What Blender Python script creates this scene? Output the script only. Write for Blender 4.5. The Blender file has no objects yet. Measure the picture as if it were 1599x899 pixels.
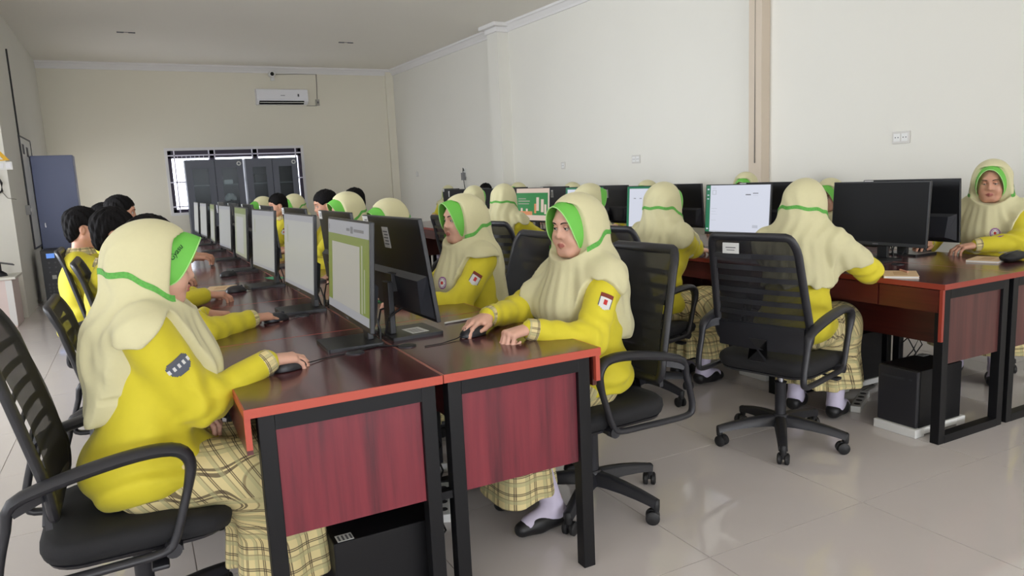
import bpy, bmesh, math, random, time
import numpy as np
from mathutils import Vector, Matrix
random.seed(7); np.random.seed(7)
T0 = time.time()
PI = math.pi
C = bpy.context.scene.collection
sc = bpy.context.scene

# ------------------------------------------------------------------ camera, world, lights, exposure
def look_basis(pitch, roll, yaw):
    cy, sy = math.cos(yaw), math.sin(yaw)
    f0 = Vector((sy, cy, 0)); r0 = Vector((cy, -sy, 0)); u0 = Vector((0, 0, 1))
    f = f0*math.cos(pitch) - u0*math.sin(pitch); u = u0*math.cos(pitch) + f0*math.sin(pitch)
    r = r0*math.cos(roll) + u*math.sin(roll); u2 = u*math.cos(roll) - r0*math.sin(roll)
    return r, u2, f
cam = bpy.data.cameras.new('camera'); cam_o = bpy.data.objects.new('camera', cam); C.objects.link(cam_o)
cam.sensor_width = 36.0; cam.lens = 36.0*1134.25/1599; cam.clip_start = 0.05; cam.clip_end = 200
r_, u_, f_ = look_basis(math.radians(8.654), math.radians(-2.664), math.radians(27.062))
m = Matrix((r_, u_, -f_)).transposed().to_4x4(); m.translation = Vector((0, 0, 1.35))
cam_o.matrix_world = m
sc.camera = cam_o

w = bpy.data.worlds.new('world'); sc.world = w; w.use_nodes = True
w.node_tree.nodes['Background'].inputs[0].default_value = (0.93, 0.95, 1.0, 1)
w.node_tree.nodes['Background'].inputs[1].default_value = 5.0

def area(name, loc, target, sx, sy, power, col, spread=180):
    l = bpy.data.lights.new(name, 'AREA'); l.shape = 'RECTANGLE'; l.size = sx; l.size_y = sy
    l.energy = power; l.color = col; l.spread = math.radians(spread)
    o = bpy.data.objects.new(name, l); C.objects.link(o); o.location = loc
    d = Vector(target) - Vector(loc); o.rotation_euler = d.to_track_quat('-Z', 'Y').to_euler()
    return o
# daylight coming in through the window openings of the left wall and the front wall (both beside / behind the camera)
DAY = (0.93, 0.975, 1.05)
for k, (y, e) in enumerate(((-4.6, 6), (-1.1, 3), (2.4, 8), (6.2, 108))):
    area('daylight_left_window', (-4.42, y, 1.75), (4, y+0.4, 1.6), 2.6, 1.7, e, DAY, 85 if y > 5 else 160)
for k, x in enumerate((-2.2, 1.2, 4.2)):
    area('daylight_front_window', (x, -9.42, 1.9), (x, 4, 2.0), 2.4, 1.9, 155, DAY)
area('added_corner_fill', (-1.19, 13.75, 1.25), (3, 11.6, 2.2), 1.5, 1.3, 7.5, DAY, 140)  # added fill light, hidden behind the blue cabinet, lifts the far end
sc.view_settings.view_transform = 'Standard'; sc.view_settings.look = 'None'
sc.view_settings.gamma = 1.0; sc.view_settings.use_curve_mapping = False
sc.view_settings.exposure = -0.14

# ------------------------------------------------------------------ helpers
def s2l(c):
    return tuple((x/12.92 if x <= 0.04045 else ((x+0.055)/1.055)**2.4) for x in c)
def rgb(r, g, b):
    return s2l((r/255, g/255, b/255)) + (1.0,)
MATS = {}
def mat(name, col, rough=0.5, metal=0.0, noise=0.0, nscale=20, bump=0.0, bscale=200, spec=0.5, emit=None, estr=1.0, sheen=0.0, coat=0.0, sss=0.0):
    if name in MATS: return MATS[name]
    m = bpy.data.materials.new(name); m.use_nodes = True; nt = m.node_tree; b = nt.nodes['Principled BSDF']
    b.inputs['Base Color'].default_value = col; b.inputs['Roughness'].default_value = rough
    b.inputs['Metallic'].default_value = metal; b.inputs['Specular IOR Level'].default_value = spec
    if sheen: b.inputs['Sheen Weight'].default_value = sheen
    if coat: b.inputs['Coat Weight'].default_value = coat; b.inputs['Coat Roughness'].default_value = 0.1
    if sss:
        b.inputs['Subsurface Weight'].default_value = sss; b.inputs['Subsurface Radius'].default_value = (0.008, 0.003, 0.002); b.inputs['Subsurface Scale'].default_value = 1.0
    if emit:
        b.inputs['Emission Color'].default_value = emit; b.inputs['Emission Strength'].default_value = estr
    tc = nt.nodes.new('ShaderNodeTexCoord')
    if noise:
        n = nt.nodes.new('ShaderNodeTexNoise'); n.inputs['Scale'].default_value = nscale; n.inputs['Detail'].default_value = 4
        nt.links.new(tc.outputs['Object'], n.inputs['Vector'])
        mx = nt.nodes.new('ShaderNodeMix'); mx.data_type = 'RGBA'
        mx.inputs[6].default_value = tuple(min(1, c*(1+noise)) for c in col[:3]) + (1,)
        mx.inputs[7].default_value = tuple(c*(1-noise) for c in col[:3]) + (1,)
        nt.links.new(n.outputs['Fac'], mx.inputs[0]); nt.links.new(mx.outputs[2], b.inputs['Base Color'])
    if bump:
        n = nt.nodes.new('ShaderNodeTexNoise'); n.inputs['Scale'].default_value = bscale; n.inputs['Detail'].default_value = 2
        nt.links.new(tc.outputs['Object'], n.inputs['Vector'])
        bp = nt.nodes.new('ShaderNodeBump'); bp.inputs['Strength'].default_value = bump; bp.inputs['Distance'].default_value = 0.002
        nt.links.new(n.outputs['Fac'], bp.inputs['Height']); nt.links.new(bp.outputs[0], b.inputs['Normal'])
    MATS[name] = m
    return m
def wood(name, c1, c2, c3, rough, axis, coat=0.0):
    """laminate with long grain along one object axis"""
    m = bpy.data.materials.new(name); m.use_nodes = True; nt = m.node_tree; b = nt.nodes['Principled BSDF']
    b.inputs['Roughness'].default_value = rough
    if coat: b.inputs['Coat Weight'].default_value = coat; b.inputs['Coat Roughness'].default_value = 0.08
    tc = nt.nodes.new('ShaderNodeTexCoord'); mp = nt.nodes.new('ShaderNodeMapping')
    s = [14, 14, 14]; s[axis] = 0.9; mp.inputs['Scale'].default_value = s
    oi = nt.nodes.new('ShaderNodeObjectInfo'); ad = nt.nodes.new('ShaderNodeVectorMath'); ad.operation = 'ADD'
    nt.links.new(tc.outputs['Object'], ad.inputs[0]); nt.links.new(oi.outputs['Random'], ad.inputs[1])
    nt.links.new(ad.outputs[0], mp.inputs['Vector'])
    n = nt.nodes.new('ShaderNodeTexNoise'); n.inputs['Scale'].default_value = 1.0; n.inputs['Detail'].default_value = 6; n.inputs['Roughness'].default_value = 0.6
    nt.links.new(mp.outputs[0], n.inputs['Vector'])
    cr = nt.nodes.new('ShaderNodeValToRGB'); e = cr.color_ramp.elements
    e[0].position = 0.34; e[0].color = c1; e[1].position = 0.66; e[1].color = c3
    x = e.new(0.5); x.color = c2
    nt.links.new(n.outputs['Fac'], cr.inputs[0]); nt.links.new(cr.outputs[0], b.inputs['Base Color'])
    return m
def glass_mat(name, tint, alpha, rough=0.03):
    m = bpy.data.materials.new(name); m.use_nodes = True; nt = m.node_tree; nt.nodes.remove(nt.nodes['Principled BSDF'])
    out = nt.nodes['Material Output']; t = nt.nodes.new('ShaderNodeBsdfTransparent'); g = nt.nodes.new('ShaderNodeBsdfGlossy')
    t.inputs[0].default_value = tint; g.inputs['Roughness'].default_value = 0.03
    g.inputs['Roughness'].default_value = rough; mx = nt.nodes.new('ShaderNodeMixShader'); mx.inputs[0].default_value = alpha
    nt.links.new(t.outputs[0], mx.inputs[1]); nt.links.new(g.outputs[0], mx.inputs[2]); nt.links.new(mx.outputs[0], out.inputs[0])
    return m
def emis(name, col, s):
    if name in MATS: return MATS[name]
    m = bpy.data.materials.new(name); m.use_nodes = True; nt = m.node_tree; b = nt.nodes['Principled BSDF']
    b.inputs['Base Color'].default_value = (0.01, 0.01, 0.012, 1); b.inputs['Roughness'].default_value = 0.35
    b.inputs['Emission Color'].default_value = col; b.inputs['Emission Strength'].default_value = s
    MATS[name] = m
    return m

class MB:
    """collects boxes, bars, tubes and lathes, then links them as ONE mesh object"""
    def __init__(self): self.v = []; self.f = []; self.mi = []; self.cur = 0
    def add(self, vs, fs):
        o = len(self.v); self.v += [tuple(x) for x in vs]; self.f += [tuple(i+o for i in f) for f in fs]; self.mi += [self.cur]*len(fs)
        return self
    def box(self, x0, x1, y0, y1, z0, z1, bv=0.0, M=None):
        if bv <= 0:
            vs = [(x, y, z) for z in (z0, z1) for y in (y0, y1) for x in (x0, x1)]
            fs = [(0, 2, 3, 1), (4, 5, 7, 6), (0, 1, 5, 4), (2, 6, 7, 3), (0, 4, 6, 2), (1, 3, 7, 5)]
        else:
            bm = bmesh.new(); bmesh.ops.create_cube(bm, size=1)
            for v in bm.verts:
                v.co = Vector(((x0+x1)/2+v.co.x*(x1-x0), (y0+y1)/2+v.co.y*(y1-y0), (z0+z1)/2+v.co.z*(z1-z0)))
            bmesh.ops.bevel(bm, geom=bm.edges[:], offset=bv, segments=2, affect='EDGES', profile=0.5)
            bm.verts.index_update()
            vs = [v.co.copy() for v in bm.verts]; fs = [tuple(v.index for v in f.verts) for f in bm.faces]; bm.free()
        if M is not None: vs = [M @ Vector(v) for v in vs]
        return self.add(vs, fs)
    def sweep(self, pts, sec, closed=False, up=(0, 0, 1), cap=True):
        """sweep a 2D section (list of (a,b)) or per-point sections along pts"""
        pts = [Vector(p) for p in pts]; n = len(pts); rings = []
        per = isinstance(sec[0][0], (tuple, list))
        up = Vector(up)
        prevside = None
        for i, p in enumerate(pts):
            if closed: t = pts[(i+1) % n] - pts[i-1]
            else: t = pts[min(i+1, n-1)] - pts[max(i-1, 0)]
            t.normalize()
            side = t.cross(up)
            if side.length < 1e-3: side = prevside if prevside is not None else t.cross(Vector((0, 1, 0.01)))
            side.normalize()
            prevside = side
            u = side.cross(t).normalized()
            s = sec[i] if per else sec
            rings.append([p + side*a + u*b for a, b in s])
        k = len(rings[0]); vs = [q for r in rings for q in r]; fs = []
        for i in range(n if closed else n-1):
            j = (i+1) % n
            for a in range(k):
                b = (a+1) % k; fs.append((i*k+a, i*k+b, j*k+b, j*k+a))
        if cap and not closed:
            fs.append(tuple(range(k))[::-1]); fs.append(tuple((n-1)*k+a for a in range(k)))
        return self.add(vs, fs)
    def tube(self, pts, r, n=8, closed=False):
        rs = r if isinstance(r, (list, tuple)) else [r]*len(pts)
        sec = [[(math.cos(2*PI*a/n)*q, math.sin(2*PI*a/n)*q) for a in range(n)] for q in rs]
        up = (0, 0, 1)
        return self.sweep(pts, sec, closed, up)
    def lathe(self, prof, n=20, M=None, axis=2):
        vs = []; fs = []; k = len(prof)
        for a in range(n):
            c, s = math.cos(2*PI*a/n), math.sin(2*PI*a/n)
            for r, z in prof:
                v = Vector((r*c, r*s, z))
                if axis == 1: v = Vector((v.x, v.z, -v.y))
                if axis == 0: v = Vector((v.z, v.y, -v.x))
                vs.append(M @ v if M is not None else v)
        for a in range(n):
            b = (a+1) % n
            for i in range(k-1): fs.append((a*k+i, b*k+i, b*k+i+1, a*k+i+1))
        return self.add(vs, fs)
    def prism(self, poly, axis, a0, a1, M=None):
        """polygon in the two other axes, extruded along axis"""
        n = len(poly); vs = []
        for a in (a0, a1):
            for p, q in poly:
                v = [0, 0, 0]; o = [i for i in range(3) if i != axis]; v[axis] = a; v[o[0]] = p; v[o[1]] = q
                vs.append(M @ Vector(v) if M is not None else tuple(v))
        fs = [tuple(range(n))[::-1], tuple(range(n, 2*n))] + [(i, (i+1) % n, n+(i+1) % n, n+i) for i in range(n)]
        return self.add(vs, fs)
    def build(self, name, mats, parent=None, smooth=False, angle=None):
        me = bpy.data.meshes.new(name); me.from_pydata([tuple(v) for v in self.v], [], self.f)
        for m in (mats if isinstance(mats, (list, tuple)) else [mats]): me.materials.append(m)
        if any(self.mi): me.polygons.foreach_set('material_index', self.mi)
        bm = bmesh.new(); bm.from_mesh(me); bmesh.ops.recalc_face_normals(bm, faces=bm.faces[:]); bm.to_mesh(me); bm.free()
        if smooth:
            me.polygons.foreach_set('use_smooth', [True]*len(me.polygons))
            me.set_sharp_from_angle(angle=math.radians(angle or 40))
        o = bpy.data.objects.new(name, me); C.objects.link(o)
        if parent is not None: o.parent = parent
        return o
def tag(o, label=None, cat=None, group=None, kind=None):
    if label: o['label'] = label
    if cat: o['category'] = cat
    if group: o['group'] = group
    if kind: o['kind'] = kind
    return o
def empty(name, loc=(0, 0, 0), rz=0.0, label=None, cat=None, group=None):
    o = bpy.data.objects.new(name, None); C.objects.link(o); o.location = loc; o.rotation_euler = (0, 0, rz); o.empty_display_size = 0.1
    return tag(o, label, cat, group)
def copy_tree(o, parent=None):
    c = o.copy(); C.objects.link(c)
    if parent is not None: c.parent = parent
    for ch in list(o.children): copy_tree(ch, c)
    return c
def place(o, loc, rz=0.0, label=None, group=None):
    o.location = loc; o.rotation_euler = (0, 0, rz)
    if label: o['label'] = label
    if group: o['group'] = group
    return o
ORD = 'first second third fourth fifth sixth seventh eighth ninth tenth eleventh twelfth'.split()
def rounded(x0, x1, y0, y1, r, n=5):
    p = []
    for cx, cy, a0 in ((x1-r, y1-r, 0), (x0+r, y1-r, 90), (x0+r, y0+r, 180), (x1-r, y0+r, 270)):
        for i in range(n+1):
            a = math.radians(a0+90*i/n); p.append((cx+r*math.cos(a), cy+r*math.sin(a)))
    return p

# ------------------------------------------------------------------ materials
M_wall = mat('cream_wall_paint', rgb(224, 222, 213), 0.7, noise=0.02, nscale=1.5, bump=0.05, bscale=60)
M_back = mat('beige_back_wall_paint', rgb(226, 221, 204), 0.7, noise=0.02, nscale=1.5, bump=0.05, bscale=60)
M_ceil = mat('ceiling_paint', rgb(236, 232, 222), 0.8, noise=0.01, nscale=2)
M_pil = mat('tan_pilaster_paint', rgb(206, 192, 174), 0.7, noise=0.02, nscale=2)
M_trim = mat('white_cornice_paint', rgb(226, 224, 222), 0.6)
M_grout = mat('floor_grout', rgb(172, 165, 160), 0.5)
M_tile = mat('polished_floor_tile', rgb(210, 203, 200), 0.06, noise=0.045, nscale=2.2, spec=0.5)
M_top = wood('dark_mahogany_laminate', rgb(66, 32, 36), rgb(84, 43, 47), rgb(98, 54, 56), 0.20, 1, coat=0.15)
M_panel = wood('red_mahogany_laminate', rgb(80, 26, 36), rgb(118, 38, 50), rgb(132, 46, 56), 0.42, 2)
M_panel2 = wood('brown_mahogany_laminate', rgb(62, 34, 34), rgb(84, 46, 44), rgb(96, 54, 50), 0.42, 2)
M_apron = wood('brown_red_drawer_front', rgb(66, 26, 24), rgb(86, 34, 30), rgb(98, 40, 34), 0.3, 1)
M_seam = mat('pale_pink_seam_strip', rgb(178, 124, 112), 0.4)
M_edge2 = mat('dark_red_edge_band', rgb(150, 58, 44), 0.4)
M_edge = mat('orange_red_edge_band', rgb(184, 78, 60), 0.4)
M_metal = mat('black_powder_coat', rgb(15, 15, 18), 0.5, spec=0.3)
M_plast = mat('black_plastic', rgb(37, 37, 42), 0.42, bump=0.08, bscale=500)
M_plast2 = mat('dark_grey_plastic', rgb(48, 49, 54), 0.45, bump=0.08, bscale=500)
M_seat = mat('black_seat_fabric', rgb(26, 26, 29), 0.85, noise=0.15, nscale=200, bump=0.3, bscale=600)
M_rub = mat('castor_rubber', rgb(24, 24, 26), 0.55)
M_chrome = mat('steel_column', rgb(150, 150, 155), 0.25, metal=1.0)
M_mon = mat('monitor_black_plastic', rgb(24, 25, 29), 0.38, bump=0.05, bscale=700)
M_mon2 = mat('monitor_grey_lower_back', rgb(44, 46, 52), 0.42, bump=0.05, bscale=700)
M_dark = mat('dark_display', rgb(14, 15, 18), 0.5, spec=0.2)
M_white = mat('white_plastic', rgb(225, 225, 222), 0.45)
M_paper = mat('white_label_paper', rgb(215, 215, 212), 0.7)
M_ink = mat('grey_print_ink', rgb(95, 95, 100), 0.7)
M_kraft = mat('kraft_notebook_cover', rgb(216, 186, 146), 0.7, noise=0.03, nscale=40)
M_skin = mat('brown_skin', rgb(220, 172, 150), 0.5, noise=0.05, nscale=60, sss=0.12)
M_skin2 = mat('tan_skin', rgb(206, 154, 128), 0.5, noise=0.05, nscale=60, sss=0.12)
M_lip = mat('lips', rgb(176, 106, 96), 0.5)
M_eyew = mat('eye_white', rgb(196, 186, 178), 0.35)
M_iris = mat('dark_brown_iris', rgb(30, 18, 14), 0.2)
M_brow = mat('dark_eyebrow_hair', rgb(46, 32, 28), 0.8)
M_hair = mat('black_hair', rgb(14, 12, 13), 0.75, spec=0.15, noise=0.4, nscale=120, bump=0.6, bscale=220)
M_hij = mat('cream_hijab_cloth', rgb(211, 205, 163), 0.85, noise=0.025, nscale=90, bump=0.15, bscale=900, sheen=0.15)
M_vis = mat('bright_green_visor_cloth', rgb(110, 194, 78), 0.7, bump=0.2, bscale=900)
M_band = mat('green_embroidered_tape', rgb(92, 168, 72), 0.75, noise=0.45, nscale=130)
M_shirt = mat('yellow_school_shirt', rgb(214, 200, 44), 0.75, noise=0.03, nscale=60, bump=0.12, bscale=800, sheen=0.1)
M_navy = mat('dark_trousers', rgb(52, 44, 40), 0.8)
M_sock = mat('lavender_white_sock', rgb(206, 198, 220), 0.8, bump=0.2, bscale=500)
M_shoe = mat('black_shoe', rgb(22, 22, 24), 0.5)
M_red = mat('red_badge_print', rgb(190, 44, 40), 0.6)
M_maroon = mat('maroon_badge_band', rgb(120, 44, 26), 0.6)
M_lilac = mat('lilac_emblem_print', rgb(150, 96, 150), 0.6)
M_bluecab = mat('blue_grey_steel', rgb(112, 122, 160), 0.4, noise=0.03, nscale=3)
M_cab = mat('charcoal_steel_cabinet', rgb(84, 88, 100), 0.45, noise=0.03, nscale=3)
M_cabin = mat('cabinet_inside', rgb(62, 64, 68), 0.6)
M_ac = mat('air_conditioner_white', rgb(232, 232, 236), 0.35)
M_glass = glass_mat('window_glass', (0.96, 0.97, 1, 1), 0.06)
M_cabglass = glass_mat('cabinet_glass', (0.75, 0.8, 0.82, 1), 0.012, 0.2)
M_wframe = mat('dark_window_frame', rgb(52, 40, 62), 0.5)
M_bar = mat('white_window_bar', rgb(226, 222, 236), 0.4)
M_yel = mat('yellow_sticker', rgb(226, 176, 40), 0.6)
M_cable = mat('black_cable', rgb(20, 20, 22), 0.5)
M_gcable = mat('grey_cable', rgb(110, 106, 98), 0.5)
M_pink = mat('pinkish_white_laminate', rgb(226, 208, 204), 0.5)
M_green = mat('green_paper', rgb(70, 165, 120), 0.6)

def plaid():
    m = bpy.data.materials.new('yellow_plaid_cloth'); m.use_nodes = True; nt = m.node_tree; b = nt.nodes['Principled BSDF']
    b.inputs['Roughness'].default_value = 0.85
    at = nt.nodes.new('ShaderNodeAttribute'); at.attribute_name = 'cloth_uv'
    sp = nt.nodes.new('ShaderNodeSeparateXYZ'); nt.links.new(at.outputs['Vector'], sp.inputs[0])
    base = nt.nodes.new('ShaderNodeRGB'); base.outputs[0].default_value = rgb(222, 205, 150)
    cur = base.outputs[0]
    def stripes(ch, period, off, width, col, fac):
        nonlocal cur
        a = nt.nodes.new('ShaderNodeMath'); a.operation = 'MULTIPLY_ADD'; a.inputs[1].default_value = 1/period; a.inputs[2].default_value = off
        nt.links.new(sp.outputs[ch], a.inputs[0])
        fr = nt.nodes.new('ShaderNodeMath'); fr.operation = 'FRACT'; nt.links.new(a.outputs[0], fr.inputs[0])
        lt = nt.nodes.new('ShaderNodeMath'); lt.operation = 'LESS_THAN'; lt.inputs[1].default_value = width/period; nt.links.new(fr.outputs[0], lt.inputs[0])
        mu = nt.nodes.new('ShaderNodeMath'); mu.operation = 'MULTIPLY'; mu.inputs[1].default_value = fac; nt.links.new(lt.outputs[0], mu.inputs[0])
        mx = nt.nodes.new('ShaderNodeMix'); mx.data_type = 'RGBA'; nt.links.new(mu.outputs[0], mx.inputs[0]); nt.links.new(cur, mx.inputs[6]); mx.inputs[7].default_value = col
        cur = mx.outputs[2]
    for ch in (0, 1):
        stripes(ch, 0.062, 0.30, 0.016, rgb(176, 172, 128), 0.6)
        stripes(ch, 0.062, 0.75, 0.0035, rgb(70, 54, 44), 0.8)
        stripes(ch, 0.062, 0.84, 0.0035, rgb(70, 54, 44), 0.8)
        stripes(ch, 0.062, 0.10, 0.0025, rgb(120, 92, 64), 0.6)
    nt.links.new(cur, b.inputs['Base Color'])
    return m
M_plaid = plaid()
def mesh_fabric():
    m = bpy.data.materials.new('see_through_chair_mesh'); m.use_nodes = True; nt = m.node_tree; b = nt.nodes['Principled BSDF']
    b.inputs['Base Color'].default_value = rgb(30, 30, 34); b.inputs['Roughness'].default_value = 0.8
    out = nt.nodes['Material Output']; t = nt.nodes.new('ShaderNodeBsdfTransparent'); mx = nt.nodes.new('ShaderNodeMixShader')
    mx.inputs[0].default_value = 0.89
    nt.links.new(t.outputs[0], mx.inputs[1]); nt.links.new(b.outputs[0], mx.inputs[2]); nt.links.new(mx.outputs[0], out.inputs[0])
    return m
M_mesh = mesh_fabric()

# ------------------------------------------------------------------ the setting
YB = 15.0; ZC = 3.67          # back wall and ceiling
RW0 = Vector((5.08, YB, 0)); RWD = Vector((math.sin(math.radians(3.55)), -math.cos(math.radians(3.55)), 0))   # right wall: from the back corner towards the camera
RWN = Vector((-RWD.y, RWD.x, 0)); RWN = -RWN if RWN.x > 0 else RWN        # into the room
def rw(s, out=0.0, z=0.0): return RW0 + RWD*s + RWN*out + Vector((0, 0, z))
def box_on(mb, P, ex, ey, x0, x1, y0, y1, z0, z1, bv=0):
    M = Matrix((ex.to_4d(), ey.to_4d(), Vector((0, 0, 1, 0)), Vector((0, 0, 0, 1)))).transposed(); M.translation = P; M[3][3] = 1
    for i in range(3): M[3][i] = 0
    return mb.box(x0, x1, y0, y1, z0, z1, bv, M)

floor = MB().box(-4.7, 7.2, -9.7, 15.3, -0.1, -0.004).build('floor', M_grout); tag(floor, kind='structure')
tile = MB()
TS = 0.8
tile.add([(0.0008, 0.0008, -0.02), (TS-0.0008, 0.0008, -0.02), (TS-0.0008, TS-0.0008, -0.02), (0.0008, TS-0.0008, -0.02),
          (0.0018, 0.0018, 0), (TS-0.0018, 0.0018, 0), (TS-0.0018, TS-0.0018, 0), (0.0018, TS-0.0018, 0)],
         [(4, 5, 6, 7), (0, 1, 5, 4), (1, 2, 6, 5), (2, 3, 7, 6), (3, 0, 4, 7)])
t0 = tile.build('tile', M_tile, floor)
first = True
for i in range(-6, 9):
    for j in range(-12, 19):
        x, y = 0.06+i*TS, 0.22+j*TS
        if x+TS > 7.1 or x < -4.6 or (y < -2 and False): continue
        o = t0 if first else t0.copy()
        if not first: C.objects.link(o); o.parent = floor
        first = False; o.location = (x, y, 0)
ceil = MB().box(-4.7, 7.2, -9.7, 15.3, ZC, ZC+0.1).build('ceiling', M_ceil); tag(ceil, kind='structure')
# back wall with the window opening
WX0, WX1, WZ0, WZ1 = 0.66, 3.08, 0.98, 2.12
wb = MB().box(-1.5, WX0, YB, YB+0.2, 0, ZC).box(WX1, 5.3, YB, YB+0.2, 0, ZC).box(WX0, WX1, YB, YB+0.2, 0, WZ0).box(WX0, WX1, YB, YB+0.2, WZ1, ZC)
tag(wb.build('wall_back', M_back), kind='structure')
wr = MB(); box_on(wr, RW0, RWD, RWN, -0.3, 25.0, -0.2, 0, 0, ZC)
tag(wr.build('wall_right', M_wall), kind='structure')
# left: a side wall behind y=10 and a return wall that faces the camera
XL = -1.22
wl = MB().box(XL-0.2, XL, 10.0, 12.95, 0, ZC).box(XL-0.2, XL, 14.55, YB, 0, ZC).box(XL-0.2, XL, 12.95, 14.55, 0, 0.55).box(XL-0.2, XL, 12.95, 14.55, 1.95, ZC).box(-4.7, XL-0.2, 10.0, 10.2, 0, ZC)  # gap in the side wall behind the cabinet added for the corner fill
for y0, y1 in ((-9.7, -5.9), (-3.3, -2.4), (0.2, 1.1), (3.7, 4.9), (7.5, 10.0)): wl.box(-4.7, -4.5, y0, y1, 0, ZC)
for y0, y1 in ((-5.9, -3.3), (-2.4, 0.2), (1.1, 3.7), (4.9, 7.5)): wl.box(-4.7, -4.5, y0, y1, 0, 0.9); wl.box(-4.7, -4.5, y0, y1, 2.6, ZC)
tag(wl.build('wall_left', M_wall), kind='structure')
wf = MB()
for x0, x1 in ((-4.7, -3.4), (-1.0, 0.0), (2.4, 3.0), (5.4, 7.2)): wf.box(x0, x1, -9.7, -9.5, 0, ZC)
for x0, x1 in ((-3.4, -1.0), (0.0, 2.4), (3.0, 5.4)): wf.box(x0, x1, -9.7, -9.5, 0, 0.9); wf.box(x0, x1, -9.7, -9.5, 2.6, ZC)
tag(wf.build('wall_front', M_wall), kind='structure')
# cornices (stepped profile) and pilasters
def cornice(P, d, n, s0, s1):
    mb = MB(); prof = [(0, 0), (0, -0.12), (0.02, -0.12), (0.03, -0.09), (0.07, -0.04), (0.09, -0.03), (0.09, 0)]
    vs = []
    for s in (s0, s1):
        for a, b in prof: vs.append(P + d*s + n*a + Vector((0, 0, ZC+b)))
    k = len(prof)
    mb.add(vs, [tuple(range(k)), tuple(range(k, 2*k))] + [(i, (i+1) % k, k+(i+1) % k, k+i) for i in range(k)])
    return mb
tag(cornice(Vector((XL, YB, 0)), Vector((1, 0, 0)), Vector((0, -1, 0)), 0, 6.3).build('trim_1', M_trim), kind='structure')
tag(cornice(RW0, RWD, RWN, 0, 24.5).build('trim_2', M_trim), kind='structure')
PIL1, PIL2 = 4.60, 9.595
p1 = MB(); box_on(p1, RW0, RWD, RWN, PIL1-0.15, PIL1+0.15, 0, 0.20, 0, ZC-0.10, 0)
tag(p1.build('trim_3', M_wall), kind='structure')
p1c = MB(); box_on(p1c, RW0, RWD, RWN, PIL1-0.18, PIL1+0.18, 0, 0.23, ZC-0.13, ZC-0.05, 0.01); box_on(p1c, RW0, RWD, RWN, PIL1-0.25, PIL1+0.25, 0, 0.30, ZC-0.06, ZC, 0.01)
tag(p1c.build('trim_4', M_trim), kind='structure')
p2 = MB(); box_on(p2, RW0, RWD, RWN, PIL2-0.078, PIL2+0.078, 0, 0.12, 0, ZC, 0)
tag(p2.build('trim_5', M_pil), kind='structure')
p3 = MB().box(5.08-0.16, 5.08, YB-0.06, YB, 0, ZC)
tag(p3.build('trim_6', M_back), kind='structure')

# window
win = MB()
for x0, x1 in ((WX0, WX0+0.06), (WX1-0.06, WX1), (WX0+0.72, WX0+0.82), (WX0+1.50, WX0+1.60)): win.box(x0, x1, YB+0.02, YB+0.10, WZ0, WZ1)
win.box(WX0, WX1, YB+0.02, YB+0.10, WZ1-0.14, WZ1).box(WX0, WX1, YB+0.02, YB+0.10, WZ0, WZ0+0.06)
wo = win.build('window_1', M_wframe); tag(wo, kind='structure')
for x0, x1 in ((WX0+0.06, WX0+0.72), (WX0+0.82, WX0+1.50), (WX0+1.60, WX1-0.06)):
    MB().box(x0, x1, YB+0.055, YB+0.062, WZ0+0.06, WZ1-0.14).build('pane', M_glass, wo)
sr = MB()
for a in ((WX0-0.05, WX0, WZ0-0.05, WZ1+0.05), (WX1, WX1+0.05, WZ0-0.05, WZ1+0.05), (WX0, WX1, WZ1, WZ1+0.05), (WX0, WX1, WZ0-0.05, WZ0)): sr.box(a[0], a[1], YB-0.02, YB+0.01, a[2], a[3])
sr.build('window_surround', M_trim, wo)
def bar(x0, x1, z0, z1): MB().box(x0, x1, YB-0.012, YB+0.004, z0, z1).build('bar', M_bar, wo)
for x in (WX0+0.10, WX0+0.70, WX0+0.80, WX0+1.48, WX0+1.58, WX1-0.12): bar(x, x+0.022, WZ0, WZ1)
for z in (WZ1-0.10, WZ0+0.55, WZ0+0.10): bar(WX0, WX1, z, z+0.022)
for k in range(7): bar(WX0+0.16+k*0.075, WX0+0.168+k*0.075, WZ0+0.1, WZ1-0.1)

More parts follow.
